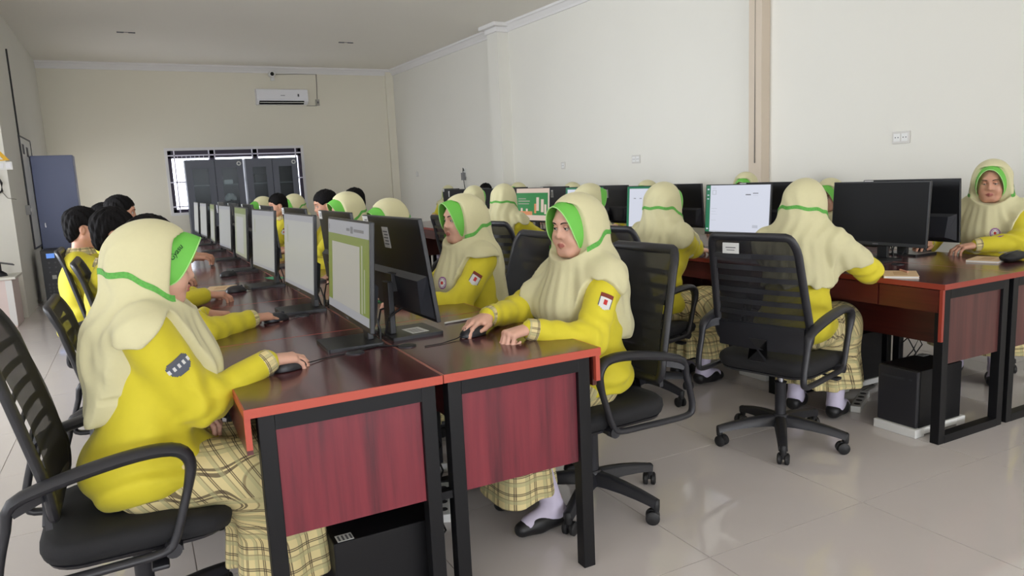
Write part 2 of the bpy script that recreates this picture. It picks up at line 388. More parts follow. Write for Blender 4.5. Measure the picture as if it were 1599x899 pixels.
# ------------------------------------------------------------------ furniture
T = 0.777      # table top height
DEP = 0.566    # table depth (across)
def make_desk(L, end_panel=M_panel, cheek=0.115, M_edge=M_edge):
    """desk whose user side is local -X, long side along +Y from 0 to L, depth 0..DEP in X"""
    r = empty('computer_desk')
    g = 0.002
    mb = MB(); mb.box(0.004, DEP-g-0.003, 0.004, L-g-0.004, T-0.026, T)
    mb.build('desk_top', M_top, r)
    eb = MB(); eb.box(0, 0.004, 0, L-g, T-0.026, T-0.0003).box(0.004, DEP-g, 0, 0.004, T-0.026, T-0.0003).box(0.004, DEP-g, L-g-0.004, L-g, T-0.026, T-0.0003)
    eb.build('edge_band', M_edge, r)
    MB().box(DEP-g-0.003, DEP-g, 0.004, L-g-0.004, T-0.026, T-0.0003).build('seam_strip', M_seam, r)
    q = 0.045
    for y0 in (0.02, L-0.02-q):
        for x0 in (0.035, DEP-0.02-q):
            MB().box(x0, x0+q, y0, y0+q, 0.0, T-0.027, 0.002).build('leg', M_metal, r)
        MB().box(0.035+q, DEP-0.02-q, y0, y0+q, T-0.075, T-0.027).build('top_rail', M_metal, r)
        if L > 0.95: MB().box(0.035+q, DEP-0.02-q, y0, y0+q, 0.0, 0.04).build('foot_rail', M_metal, r)
        if end_panel:
            MB().box(0.035+q+0.001, DEP-0.02-q-0.001, y0+0.014, y0+0.030, 0.385, T-0.0755).build('end_panel', end_panel, r)
    # drawer front and its orange edged side cheek on the user side
    for y0 in (0.008, L-0.026): MB().box(0.0, 0.016, y0, y0+0.016, T-cheek, T-0.027).build('side_cheek', M_edge, r)
    for a, b in ((0.028, 0.33), (0.338, L-0.03)):
        MB().box(0.002, 0.018, a, b, T-0.135, T-0.03).build('drawer_front', M_apron, r)
    MB().box(0.30, 0.316, 0.07, L-0.07, 0.42, T-0.06).build('modesty_panel', M_apron, r)
    return r
def make_chair():
    """office chair facing local +X, origin on the floor under the gas column"""
    r = empty('office_chair')
    # five star base
    hub = MB(); hub.lathe([(0, 0.085), (0.04, 0.085), (0.045, 0.1), (0.04, 0.14), (0.032, 0.15), (0, 0.15)], 20); hub.build('base_hub', M_plast, r, True)
    for k in range(5):
        a = 2*PI*k/5; c, s = math.cos(a), math.sin(a)
        pts = []; secs = []
        for t in (0, 0.2, 0.45, 0.7, 0.9, 1.0):
            d = 0.03+t*0.275; z = 0.118-0.035*t**2
            pts.append((c*d, s*d, z)); wd = 0.030-0.010*t; h = 0.026-0.011*t
            secs.append([(-wd, -h), (wd, -h), (wd*0.8, h*0.7), (wd*0.45, h), (-wd*0.45, h), (-wd*0.8, h*0.7)])
        MB().sweep(pts, secs).build('base_leg', M_plast, r, True, 50)
        cm = MB(); cx, cy = c*0.298, s*0.298
        cm.lathe([(0, 0.05), (0.014, 0.05), (0.016, 0.07), (0.016, 0.094), (0.01, 0.1), (0, 0.1)], 12, Matrix.Translation((cx, cy, 0)))
        b = a+0.9+k*0.7
        R = Matrix.Translation((cx+math.cos(b)*0.012, cy+math.sin(b)*0.012, 0.0275)) @ Matrix.Rotation(b, 4, 'Z')
        for sg in (-1, 1):
            cm.lathe([(0, 0.006*sg), (0.022, 0.006*sg), (0.0275, 0.010*sg), (0.0275, 0.022*sg), (0.02, 0.027*sg), (0, 0.028*sg)], 16, R, axis=1)
        cm.box(-0.012, 0.012, -0.006, 0.006, 0.0, 0.03, 0, R)
        cm.build('castor', M_rub, r, True, 50)
    MB().lathe([(0.026, 0.14), (0.026, 0.30), (0.03, 0.31), (0.0, 0.31)], 18).build('column_sleeve', M_plast, r, True)
    MB().lathe([(0.016, 0.12), (0.016, 0.385)], 14).build('gas_column', M_chrome, r, True)
    mech = MB(); mech.box(-0.10, 0.10, -0.07, 0.07, 0.365, 0.40, 0.006); mech.build('tilt_mechanism', M_plast, r)
    lev = MB(); lev.tube([(0.05, -0.06, 0.38), (0.05, -0.17, 0.372), (0.05, -0.22, 0.360)], [0.006, 0.006, 0.006], 8)
    lev.box(0.028, 0.072, -0.265, -0.21, 0.350, 0.364, 0.005); lev.build('height_lever', M_plast, r, True)
    # seat: rounded cushion on a shell
    st = MB()
    out = rounded(-0.23, 0.25, -0.24, 0.24, 0.10, 6); n = len(out); vs = []; fs = []
    lay = [(0.90, 0.400), (0.975, 0.412), (1.0, 0.435), (0.99, 0.455), (0.93, 0.469), (0.75, 0.472), (0.4, 0.466)]
    for sc_, z in lay:
        for x, y in out:
            zz = z - (0.03*max(0, (x-0.10)/0.15)**2 if z > 0.44 else 0.018*max(0, (x-0.10)/0.15)**2)
            vs.append((0.01+(x-0.01)*sc_, y*sc_, zz))
    for i in range(len(lay)-1):
        for k in range(n): fs.append((i*n+k, i*n+(k+1) % n, (i+1)*n+(k+1) % n, (i+1)*n+k))
    fs.append(tuple(range(n))[::-1]); fs.append(tuple((len(lay)-1)*n+k for k in range(n)))
    st.add(vs, fs); st.build('seat', M_seat, r, True, 60)
    sh = MB(); vs = []; fs = []
    for sc_, z in ((0.6, 0.388), (0.93, 0.392), (0.95, 0.402), (0.9, 0.406)):
        for x, y in out: vs.append((0.01+(x-0.01)*sc_, y*sc_, z))
    for i in range(3):
        for k in range(n): fs.append((i*n+k, i*n+(k+1) % n, (i+1)*n+(k+1) % n, (i+1)*n+k))
    fs.append(tuple(range(n))[::-1]); fs.append(tuple(3*n+k for k in range(n))); sh.add(vs, fs); sh.build('seat_shell', M_plast, r, True, 60)
    # back: curved ring frame, mesh and slats
    def bk(u, v):          # u across -1..1, v 0 (bottom) .. 1 (top)
        half = 0.235-0.03*v
        z = 0.54+0.50*v
        x = -0.175-0.115*v**1.1-0.021*(1-u*u)+0.02*math.sin(PI*v)
        return Vector((x, u*half, z))
    loop = []
    R0 = 0.16
    ring = rounded(-1, 1, 0, 1, 0.16, 5)
    ring = [(x, y) for x, y in ring]
    fr = MB(); loop = [bk(x, y) for x, y in ring]
    # outer frame as a sweep of a flattened section; up vector = back normal
    fr.sweep(loop, [(math.cos(2*PI*a/8)*0.02, math.sin(2*PI*a/8)*0.014) for a in range(8)], closed=True, up=(1, 0, 0.25))
    fr.build('back_frame', M_plast, r, True, 60)
    nu, nv = 10, 12; vs = []; fs = []
    for j in range(nv+1):
        for i in range(nu+1):
            u = -0.96+1.92*i/nu; v = 0.03+0.94*j/nv
            e = min(v-0.0, 1-v); lim = 1.0 if e > 0.14 else 1-0.12*(1-e/0.14)**2
            vs.append(bk(u*lim, v)+Vector((0.010, 0, 0)))
    for j in range(nv):
        for i in range(nu): a = j*(nu+1)+i; fs.append((a, a+1, a+nu+2, a+nu+1))
    MB().add(vs, fs).build('back_mesh', M_mesh, r, True)
    for k in range(7):
        v = 0.16+0.11*k
        pts = [bk(u, v)+Vector((-0.004, 0, 0)) for u in (-0.94, -0.5, 0, 0.5, 0.94)]
        MB().sweep(pts, [(-0.003, -0.011), (0.003, -0.011), (0.003, 0.011), (-0.003, 0.011)]).build('back_slat', M_plast, r)
    # broad lower back plate and spine to the seat
    lp = MB(); pts = [bk(u, 0.05)+Vector((-0.012, 0, 0)) for u in (-0.9, -0.5, 0, 0.5, 0.9)]
    lp.sweep(pts, [(-0.008, -0.055), (0.008, -0.055), (0.008, 0.06), (-0.008, 0.06)])
    lp.sweep([(-0.08, 0, 0.385), (-0.18, 0, 0.40), (-0.220, 0, 0.46), (-0.212, 0, 0.56)], [(-0.045, -0.010), (0.045, -0.010), (0.045, 0.010), (-0.045, 0.010)])
    lp.build('back_bracket', M_plast, r, True, 40)
    # loop armrests
    for sg in (-1, 1):
        y = 0.262*sg
        P = [(-0.255, 0.615), (-0.16, 0.648), (-0.04, 0.672), (0.06, 0.682), (0.125, 0.672), (0.150, 0.635), (0.142, 0.58), (0.118, 0.50), (0.092, 0.425), (0.06, 0.398), (-0.05, 0.392), (-0.20, 0.388), (-0.285, 0.392), (-0.305, 0.42), (-0.295, 0.48), (-0.275, 0.55)]
        # smooth by Catmull-Rom
        pp = []
        for i in range(len(P)):
            p0, p1_, p2_, p3_ = (Vector((*P[(i+k-1) % len(P)], 0)) for k in range(4))
            for t in (0, 0.33, 0.67):
                q = 0.5*((2*p1_)+(p2_-p0)*t+(2*p0-5*p1_+4*p2_-p3_)*t*t+(3*p1_-p0-3*p2_+p3_)*t**3)
                pp.append((q.x, q.y))
        n = len(pp); pts = [(x, y, z) for x, z in pp]; secs = []
        for x, z in pp:
            top = max(0, min(1, (z-0.56)/0.1)); wd = 0.015+0.013*top
            th = 0.012+0.006*top
            secs.append([(math.cos(2*PI*a/10)*wd, math.sin(2*PI*a/10)*th) for a in range(10)])
        mb = MB()
        # sweep with a fixed sideways axis (y)
        rings = []
        for i in range(n):
            a, b = Vector((pp[i-1][0], 0, pp[i-1][1])), Vector((pp[(i+1) % n][0], 0, pp[(i+1) % n][1]))
            t = (b-a).normalized(); side = Vector((0, 1, 0)); u = side.cross(t)
            c0 = Vector((pp[i][0], y, pp[i][1]))
            rings.append([c0+side*p+u*q for p, q in secs[i]])
        k = 10; vs = [v for rg in rings for v in rg]; fs = []
        for i in range(n):
            j = (i+1) % n
            for a in range(k): fs.append((i*k+a, i*k+(a+1) % k, j*k+(a+1) % k, j*k+a))
        mb.add(vs, fs)
        mb.lathe([(0, -0.018), (0.022, -0.018), (0.022, 0.018), (0, 0.018)], 14, Matrix.Translation((0.085, y*0.965, 0.40)), axis=1)
        mb.box(0.06, 0.11, min(y*0.7, y), max(y*0.7, y), 0.392, 0.406)
        mb.sweep([(-0.262, y, 0.60), (-0.225, y*0.95, 0.612), (-0.185, y*0.84, 0.62)], [(-0.012, -0.020), (0.012, -0.020), (0.012, 0.016), (-0.012, 0.016)])
        mb.build('armrest', M_plast, r, True, 50)
    return r
def make_monitor(img, tilt=0.10):
    """monitor facing local +X (towards its user), origin on the desk under the stand"""
    r = empty('computer_monitor')
    W, H, z0 = 0.305, 0.365, 0.088
    base = MB(); base.prism(rounded(-0.08, 0.12, -0.105, 0.105, 0.006, 2), 2, 0.0, 0.012); base.build('stand_base', M_mon, r)
    st = MB(); st.box(-0.062, -0.040, -0.032, 0.032, 0.012, 0.21, 0.003); st.box(-0.045, -0.02, -0.03, 0.03, 0.17, 0.24, 0.003); st.build('stand_column', M_mon, r)
    Rm = Matrix.Translation((0.012, 0, z0+0.13)) @ Matrix.Rotation(-tilt, 4, 'Y') @ Matrix.Translation((0, 0, -0.13))
    sh = MB(); sh.box(-0.016, 0.0, -W, W, 0, H, 0.003, Rm); sh.build('display_housing', M_mon, r)
    # raised lower back shell
    lb = MB(); vs = [Rm @ Vector(p) for p in ((-0.016, -W+0.015, 0.012), (-0.016, W-0.015, 0.012), (-0.016, W-0.015, 0.165), (-0.016, -W+0.015, 0.165), (-0.042, -W+0.07, 0.03), (-0.042, W-0.07, 0.03), (-0.042, W-0.05, 0.150), (-0.042, -W+0.05, 0.150))]
    lb.add(vs, [(4, 5, 6, 7), (0, 1, 5, 4), (1, 2, 6, 5), (2, 3, 7, 6), (3, 0, 4, 7)]); lb.build('back_cover', M_mon2, r)
    # picture: rectangles (u0,v0,u1,v1,material) on the display face, v up
    bx, bz0, bz1 = W-0.007, 0.020, H-0.007
    mats = []; mb = MB(); zoff = 0.0006
    for k, (a, b, c, d, mt) in enumerate(img):
        if mt not in mats: mats.append(mt)
        mb.cur = mats.index(mt)
        x = 0.0004+0.0003*min(k, 6)
        y0, y1 = -bx+2*bx*(1-a), -bx+2*bx*(1-c)      # u runs left to right as the user sees it
        # user looks along -X: right hand of user = +Y
        y0, y1 = -bx+2*bx*a, -bx+2*bx*c
        za, zb = bz0+(bz1-bz0)*b, bz0+(bz1-bz0)*d
        mb.add([Rm @ Vector(p) for p in ((x, y0, za), (x, y1, za), (x, y1, zb), (x, y0, zb))], [(0, 1, 2, 3)])
    mb.build('screen', mats, r)
    lg = MB(); lg.box(0.0, 0.0012, -0.018, 0.018, 0.006, 0.012, 0, Rm); lg.build('maker_mark', M_ink, r)
    # sticker on the back + small one in the corner
    s = MB()
    s.box(-0.0172, -0.016, 0.02, 0.085, 0.245, 0.325, 0, Rm); s.cur = 1
    for q in range(5): s.box(-0.0176, -0.0171, 0.028, 0.076-0.008*(q % 2), 0.258+0.012*q, 0.262+0.012*q, 0, Rm)
    s.build('back_sticker', [M_paper, M_ink], r)
    s = MB(); s.box(-0.0172, -0.016, 0.235, 0.298, 0.322, 0.362, 0, Rm); s.cur = 1
    s.box(-0.0176, -0.0171, 0.245, 0.285, 0.335, 0.339, 0, Rm); s.box(-0.0176, -0.0171, 0.245, 0.275, 0.345, 0.349, 0, Rm)
    s.build('corner_sticker', [M_paper, M_ink], r)
    c = MB()
    c.tube([Rm @ Vector((-0.03, 0.03, 0.03)), (-0.075, 0.03, 0.10), (-0.086, 0.035, 0.05), (-0.082, 0.05, 0.006), (-0.05, 0.10, 0.005)], 0.004, 6)
    c.tube([Rm @ Vector((-0.03, -0.04, 0.03)), (-0.07, -0.045, 0.08), (-0.08, -0.03, 0.03), (-0.085, -0.02, 0.006)], 0.004, 6)
    c.build('monitor_cable', M_cable, r, True)
    return r
def make_mouse(cable=0.16):
    r = empty('computer_mouse')
    mb = MB(); n = 18; prof = []
    vs = []; fs = []
    rings = [(1.0, 0.003), (1.02, 0.010), (0.96, 0.020), (0.8, 0.030), (0.5, 0.037), (0.15, 0.039)]
    for s_, z in rings:
        for a in range(n):
            t = 2*PI*a/n; x = 0.058*math.cos(t)*s_; y = 0.033*math.sin(t)*s_*(1-0.10*math.cos(2*t)*-1*0.5)
            vs.append((x, y, z-0.012*max(0, x/0.058)**2*(z/0.039)))
    for i in range(len(rings)-1):
        for a in range(n): fs.append((i*n+a, i*n+(a+1) % n, (i+1)*n+(a+1) % n, (i+1)*n+a))
    fs.append(tuple(range(n))[::-1]); fs.append(tuple((len(rings)-1)*n+a for a in range(n)))
    mb.add(vs, fs); mb.build('mouse_shell', M_plast, r, True, 70)
    w_ = MB(); w_.lathe([(0, -0.004), (0.008, -0.004), (0.008, 0.004), (0, 0.004)], 12, Matrix.Translation((0.030, 0, 0.031)), axis=1); w_.build('scroll_wheel', M_plast2, r, True)
    MB().tube([(0.056, 0, 0.010), (0.08, 0.003, 0.005), (0.058+cable*0.6, 0.012, 0.0025), (0.058+cable, 0.0, 0.0025)], 0.0018, 6).build('mouse_cable', M_cable, r, True)
    return r
def make_tower():
    """tower case, depth along local X (front at +X), width in Y, origin on its foot"""
    r = empty('computer_tower')
    MB().box(-0.165, 0.165, -0.085, 0.085, 0, 0.36, 0.004).build('case', M_metal, r)
    fp = MB(); fp.box(0.165, 0.185, -0.085, 0.085, 0.002, 0.358, 0.006); fp.build('front_panel', M_plast, r)
    b = MB(); b.lathe([(0, 0), (0.007, 0), (0.007, 0.003), (0, 0.003)], 12, Matrix.Translation((0.1845, 0.055, 0.30)) @ Matrix.Rotation(PI/2, 4, 'Y')); b.build('power_button', M_plast2, r)
    d = MB(); d.box(0.185, 0.187, -0.07, 0.03, 0.29, 0.305); d.build('drive_slot', M_plast2, r)
    s = MB(); s.box(-0.15, -0.10, -0.08, -0.045, 0.36, 0.361); s.cur = 1
    for k in range(4): s.box(-0.145+0.012*k, -0.139+0.012*k, -0.076, -0.05, 0.361, 0.3613)
    s.build('case_label', [M_paper, M_ink], r)
    return r
def make_stand():
    r = MB(); r.box(-0.20, -0.13, -0.115, 0.115, 0, 0.045, 0.005).box(0.13, 0.20, -0.115, 0.115, 0, 0.045, 0.005).box(-0.131, 0.131, -0.115, -0.085, 0.012, 0.045, 0.004).box(-0.131, 0.131, 0.085, 0.115, 0.012, 0.045, 0.004).box(-0.131, 0.131, -0.086, 0.086, 0.02, 0.032)
    return r.build('tower_stand', M_white)
def make_notebook():
    r = empty('notebook')
    mb = MB(); mb.box(-0.10, 0.10, -0.075, 0.075, 0.001, 0.010); mb.build('pages', M_paper, r)
    MB().box(-0.102, 0.102, -0.077, 0.077, 0.010, 0.0115).build('cover', M_kraft, r)
    MB().box(-0.102, 0.102, -0.077, 0.077, 0, 0.001).build('back_cover', M_kraft, r)
    MB().box(-0.06, 0.06, -0.03, 0.03, 0.0116, 0.0119).build('cover_print', mat('notebook_print', rgb(196, 160, 118), 0.7), r)
    return r
def make_pen(m, L=0.14):
    r = empty('pen')
    M = Matrix.Rotation(PI/2, 4, 'Y')
    MB().lathe([(0, -L/2), (0.004, -L/2), (0.0045, -L/2+0.01), (0.0045, L/2-0.02), (0.0035, L/2-0.012)], 10, M).build('barrel', m, r, True)
    MB().lathe([(0.0035, L/2-0.012), (0.001, L/2), (0, L/2)], 10, M).build('tip', M_ink, r, True)
    return r

# ------------------------------------------------------------------ implicit surfaces (numpy signed distances + surface nets)
V = lambda *a: np.array(a, np.float32)
def s_cap(a, b, r1, r2, sc_=None):
    a = np.asarray(a, np.float32); b = np.asarray(b, np.float32)
    if sc_ is not None:
        sc_ = np.asarray(sc_, np.float32); a = a*sc_; b = b*sc_
    ba = b-a; L2 = float(ba@ba)+1e-9
    def f(P):
        Q = P*sc_ if sc_ is not None else P
        Q = Q-a; t = np.clip((Q@ba)/L2, 0, 1)
        return np.sqrt(((Q-t[:, None]*ba)**2).sum(1)) - (r1+(r2-r1)*t)
    return f
def s_ell(c, r, R=None):
    c = np.asarray(c, np.float32); r = np.asarray(r, np.float32)
    def f(P):
        Q = P-c
        if R is not None: Q = Q@R
        k0 = np.sqrt(((Q/r)**2).sum(1)); k1 = np.sqrt(((Q/(r*r))**2).sum(1))+1e-6
        return k0*(k0-1)/k1
    return f
def smin(a, b, k):
    if k <= 0: return np.minimum(a, b)
    h = np.maximum(k-np.abs(a-b), 0)/k
    return np.minimum(a, b)-h*h*k*0.25
def smax(a, b, k): return -smin(-a, -b, k)
def uni(items):
    """[(f, k), ...] smooth union"""
    def f(P):
        d = None
        for g, k in items:
            e = g(P); d = e if d is None else smin(d, e, k)
        return d
    return f
def mesh_sdf(fn, lo, hi, h, margin=0.02, relax=1):
    B = 8; lo = np.asarray(lo, np.float32); hi = np.asarray(hi, np.float32)
    nb = np.ceil((hi-lo)/(h*B)).astype(int); n = nb*B
    ci = np.stack(np.meshgrid(*[np.arange(k) for k in nb], indexing='ij'), -1).reshape(-1, 3)
    cen = lo+((ci*B)+(B-1)/2)*h
    cv = fn(cen.astype(np.float32))
    act = np.abs(cv) < 0.87*B*h*1.25+margin
    G = np.where(cv < 0, -1.0, 1.0).astype(np.float32).reshape(nb)
    F = np.repeat(np.repeat(np.repeat(G, B, 0), B, 1), B, 2)
    loc = np.stack(np.meshgrid(*[np.arange(B)]*3, indexing='ij'), -1).reshape(-1, 3)
    A = ci[act]; idx = (A[:, None, :]*B+loc[None]).reshape(-1, 3)
    P = (lo+idx*h).astype(np.float32)
    vals = np.empty(len(P), np.float32)
    for s in range(0, len(P), 400000): vals[s:s+400000] = fn(P[s:s+400000])
    F[idx[:, 0], idx[:, 1], idx[:, 2]] = vals
    S = F < 0
    S8 = [S[i:S.shape[0]-1+i, j:S.shape[1]-1+j, k:S.shape[2]-1+k] for i in (0, 1) for j in (0, 1) for k in (0, 1)]
    anyv = np.logical_or.reduce(S8); allv = np.logical_and.reduce(S8)
    cells = np.argwhere(anyv & ~allv)
    vid = -np.ones(anyv.shape, np.int32); vid[cells[:, 0], cells[:, 1], cells[:, 2]] = np.arange(len(cells))
    pos = np.zeros((len(cells), 3), np.float32); cnt = np.zeros(len(cells), np.float32)
    cor = [np.array(c) for c in ((0, 0, 0), (1, 0, 0), (0, 1, 0), (1, 1, 0), (0, 0, 1), (1, 0, 1), (0, 1, 1), (1, 1, 1))]
    fv = [F[cells[:, 0]+c[0], cells[:, 1]+c[1], cells[:, 2]+c[2]] for c in cor]
    for a, b in ((0, 1), (2, 3), (4, 5), (6, 7), (0, 2), (1, 3), (4, 6), (5, 7), (0, 4), (1, 5), (2, 6), (3, 7)):
        fa, fb = fv[a], fv[b]; m = (fa < 0) != (fb < 0)
        t = np.where(m, fa/np.where(m, fa-fb, 1), 0)
        pos += np.where(m[:, None], cor[a]+t[:, None]*(cor[b]-cor[a]), 0); cnt += m
    verts = lo+(cells+pos/cnt[:, None])*h
    quads = []
    for ax in range(3):
        o1, o2 = [(1, 2), (2, 0), (0, 1)][ax]
        sl = [slice(None)]*3; sh = [slice(None)]*3; sl[ax] = slice(0, -1); sh[ax] = slice(1, None)
        a, b = S[tuple(sl)], S[tuple(sh)]
        e = np.argwhere(a != b)
        ok = (e[:, o1] > 0) & (e[:, o2] > 0) & (e[:, o1] < S.shape[o1]-1) & (e[:, o2] < S.shape[o2]-1); e = e[ok]
        ins = a[e[:, 0], e[:, 1], e[:, 2]]
        d1 = np.zeros(3, int); d1[o1] = 1; d2 = np.zeros(3, int); d2[o2] = 1
        g = lambda x: vid[x[:, 0], x[:, 1], x[:, 2]]
        q = np.stack([g(e-d1-d2), g(e-d2), g(e), g(e-d1)], 1)
        q[~ins] = q[~ins][:, ::-1]; quads.append(q)
    quads = np.concatenate(quads); quads = quads[(quads >= 0).all(1)]
    for _ in range(relax):
        acc = np.zeros_like(verts); c = np.zeros(len(verts), np.float32)
        for i in range(4):
            p, q = quads[:, i], quads[:, (i+1) % 4]
            np.add.at(acc, p, verts[q]); np.add.at(c, p, 1)
            np.add.at(acc, q, verts[p]); np.add.at(c, q, 1)
        verts = verts*0.5+0.5*acc/np.maximum(c, 1)[:, None]
    return verts.astype(np.float32), quads.astype(np.int32)
def np_mesh(name, parts, mats, parent, mi=None, attr=None):
    """parts: list of (verts, quads) joined into one mesh"""
    vs = []; qs = []; o = 0
    for v, q in parts: vs.append(v); qs.append(q+o); o += len(v)
    v = np.concatenate(vs); q = np.concatenate(qs)
    me = bpy.data.meshes.new(name); me.vertices.add(len(v)); me.vertices.foreach_set('co', v.astype(np.float32).ravel())
    me.loops.add(q.size); me.loops.foreach_set('vertex_index', q.ravel().astype(np.int32))
    me.polygons.add(len(q)); me.polygons.foreach_set('loop_start', np.arange(0, q.size, 4, dtype=np.int32))
    me.polygons.foreach_set('use_smooth', np.ones(len(q), bool))
    for m in (mats if isinstance(mats, (list, tuple)) else [mats]): me.materials.append(m)
    if mi is not None: me.polygons.foreach_set('material_index', mi.astype(np.int32))
    if attr is not None:
        a = me.attributes.new('cloth_uv', 'FLOAT_VECTOR', 'POINT'); a.data.foreach_set('vector', attr.astype(np.float32).ravel())
    me.update(calc_edges=True); me.validate()
    o = bpy.data.objects.new(name, me); C.objects.link(o)
    if parent is not None: o.parent = parent
    return o
def trace(fn, O, D, maxd=0.6):
    """march points O along D to the surface; returns hit points (numpy)"""
    O = np.asarray(O, np.float32).copy(); D = np.asarray(D, np.float32); t = np.zeros(len(O), np.float32)
    for _ in range(70):
        d = fn(O+D*t[:, None]); t = np.minimum(t+np.clip(d, -0.02, 0.05)*0.7, maxd)
    return O+D*t[:, None]
def patch(name, fn, cen, nrm, up, w, h, parent, mats, color, nu=12, nv=12, shape=None, lift=0.0018, rot=0.0):
    """small printed cloth badge laid on the surface fn around cen; nrm points outwards"""
    nrm = np.array(nrm, float); nrm /= np.linalg.norm(nrm); up = np.array(up, float); up -= nrm*(up@nrm); up /= np.linalg.norm(up)
    rt = np.cross(up, nrm)
    c, s = math.cos(rot), math.sin(rot); up, rt = up*c+rt*s, rt*c-up*s
    gu, gv = np.meshgrid(np.linspace(-0.5, 0.5, nu+1), np.linspace(-0.5, 0.5, nv+1), indexing='ij')
    P = np.asarray(cen)+nrm*0.08+rt*gu.reshape(-1, 1)*w+up*gv.reshape(-1, 1)*h
    Q = trace(fn, P, np.tile(-nrm, (len(P), 1)), 0.2)+nrm*lift
    vs = Q.tolist(); fs = []; mi = []
    for i in range(nu):
        for j in range(nv):
            u, v = (i+0.5)/nu-0.5, (j+0.5)/nv-0.5
            if shape and not shape(u, v): continue
            fs.append((i*(nv+1)+j, (i+1)*(nv+1)+j, (i+1)*(nv+1)+j+1, i*(nv+1)+j+1)); mi.append(color(u, v))
    mb = MB(); mb.v = vs; mb.f = fs; mb.mi = mi
    return mb.build(name, mats, parent, True)
def nvec(a): a = np.asarray(a, float); return a/np.linalg.norm(a)

# ------------------------------------------------------------------ people
def ik(S, W, l1, l2, pole):
    S = np.asarray(S, float); W = np.asarray(W, float); d = np.linalg.norm(W-S); ax = (W-S)/d; d = min(d, (l1+l2)*0.995)
    a = (l1*l1-l2*l2+d*d)/(2*d); h = math.sqrt(max(l1*l1-a*a, 0)); p = np.array(pole, float); p -= ax*(p@ax); p /= np.linalg.norm(p)
    return S+ax*a+p*h, S+ax*d
def hand_prims(W, xdir, zdir, side, kind, s=1.0):
    """W wrist, xdir towards the fingers, zdir back of the hand; side +1 left hand, -1 right hand"""
    x = nvec(xdir); z = np.array(zdir, float); z -= x*(z@x); z = nvec(z); y = np.cross(z, x)
    ty = -side                         # thumb side: a right hand palm down has its thumb at +y
    g = lambda a, b, c: np.asarray(W)+(x*a+y*b*ty+z*c)*s
    L = []
    kn = [(0.086, 0.027, 0.002), (0.090, 0.008, 0.006), (0.086, -0.011, 0.004), (0.077, -0.028, -0.002)]
    pal = [(0.0, 0.012, 0), (0.0, 0.004, 0.001), (0.0, -0.005, 0.001), (0.002, -0.013, 0)]
    for (p, k) in zip(pal, kn): L.append((s_cap(g(*p), g(*k), 0.0165*s, 0.0118*s), 0.012))
    L.append((s_cap(g(0.02, 0.018, -0.006), g(0.05, 0.026, -0.008), 0.015*s, 0.013*s), 0.012))
    bends = {'mouse': [(18, 26, 22), (16, 30, 24), (24, 34, 24), (34, 34, 20)], 'flat': [(12, 14, 8), (10, 16, 10), (12, 18, 10), (16, 18, 10)],
             'type': [(14, 46, 30), (12, 50, 30), (16, 50, 30), (22, 46, 26)], 'fist': [(62, 88, 55), (64, 92, 58), (66, 92, 58), (68, 88, 55)], 'relax': [(26, 34, 20), (30, 38, 24), (36, 42, 26), (42, 42, 26)]}[kind]
    lens = [(0.040, 0.024, 0.019), (0.044, 0.027, 0.020), (0.040, 0.025, 0.019), (0.032, 0.019, 0.017)]
    rad = [(0.0092, 0.0084, 0.0076, 0.0064), (0.0094, 0.0086, 0.0078, 0.0066), (0.0090, 0.0082, 0.0074, 0.0062), (0.0080, 0.0072, 0.0064, 0.0055)]
    spread = [0.10, 0.02, -0.06, -0.15] if kind != 'fist' else [0.02, 0, -0.02, -0.04]
    fing = []
    for k in range(4):
        p = np.array(kn[k]); a = 0; F = []
        for q in range(3):
            a += math.radians(bends[k][q]); d = np.array([math.cos(a), spread[k]*math.cos(a), -math.sin(a)]); d /= np.linalg.norm(d)
            e = p+d*lens[k][q]; F.append((s_cap(g(*p), g(*e), rad[k][q]*s, rad[k][q+1]*s), 0.004)); p = e
        fing.append(uni(F))
    th = {'mouse': [(0.018, 0.020, -0.008), (0.042, 0.044, -0.016), (0.072, 0.050, -0.022), (0.094, 0.046, -0.026)], 'fist': [(0.018, 0.020, -0.008), (0.045, 0.040, -0.016), (0.072, 0.034, -0.026), (0.088, 0.016, -0.032)]}.get(kind, [(0.018, 0.020, -0.008), (0.040, 0.046, -0.012), (0.068, 0.060, -0.018), (0.088, 0.062, -0.022)])
    TH = uni([(s_cap(g(*th[0]), g(*th[1]), 0.0145*s, 0.0115*s), 0.0), (s_cap(g(*th[1]), g(*th[2]), 0.0108*s, 0.0092*s), 0.005), (s_cap(g(*th[2]), g(*th[3]), 0.0092*s, 0.0072*s), 0.004)])
    pm = uni(L)
    def f(P):
        d = pm(P)
        for q in fing: d = smin(d, q(P), 0.0055)
        return smin(d, TH(P), 0.010)
    return f, g(0.05, 0, 0)
def rot_ypr(yaw, pitch, roll=0):
    """columns: head forward, left, up; pitch positive looks down"""
    return np.array((Matrix.Rotation(yaw, 3, 'Z') @ Matrix.Rotation(pitch, 3, 'Y') @ Matrix.Rotation(roll, 3, 'X')))
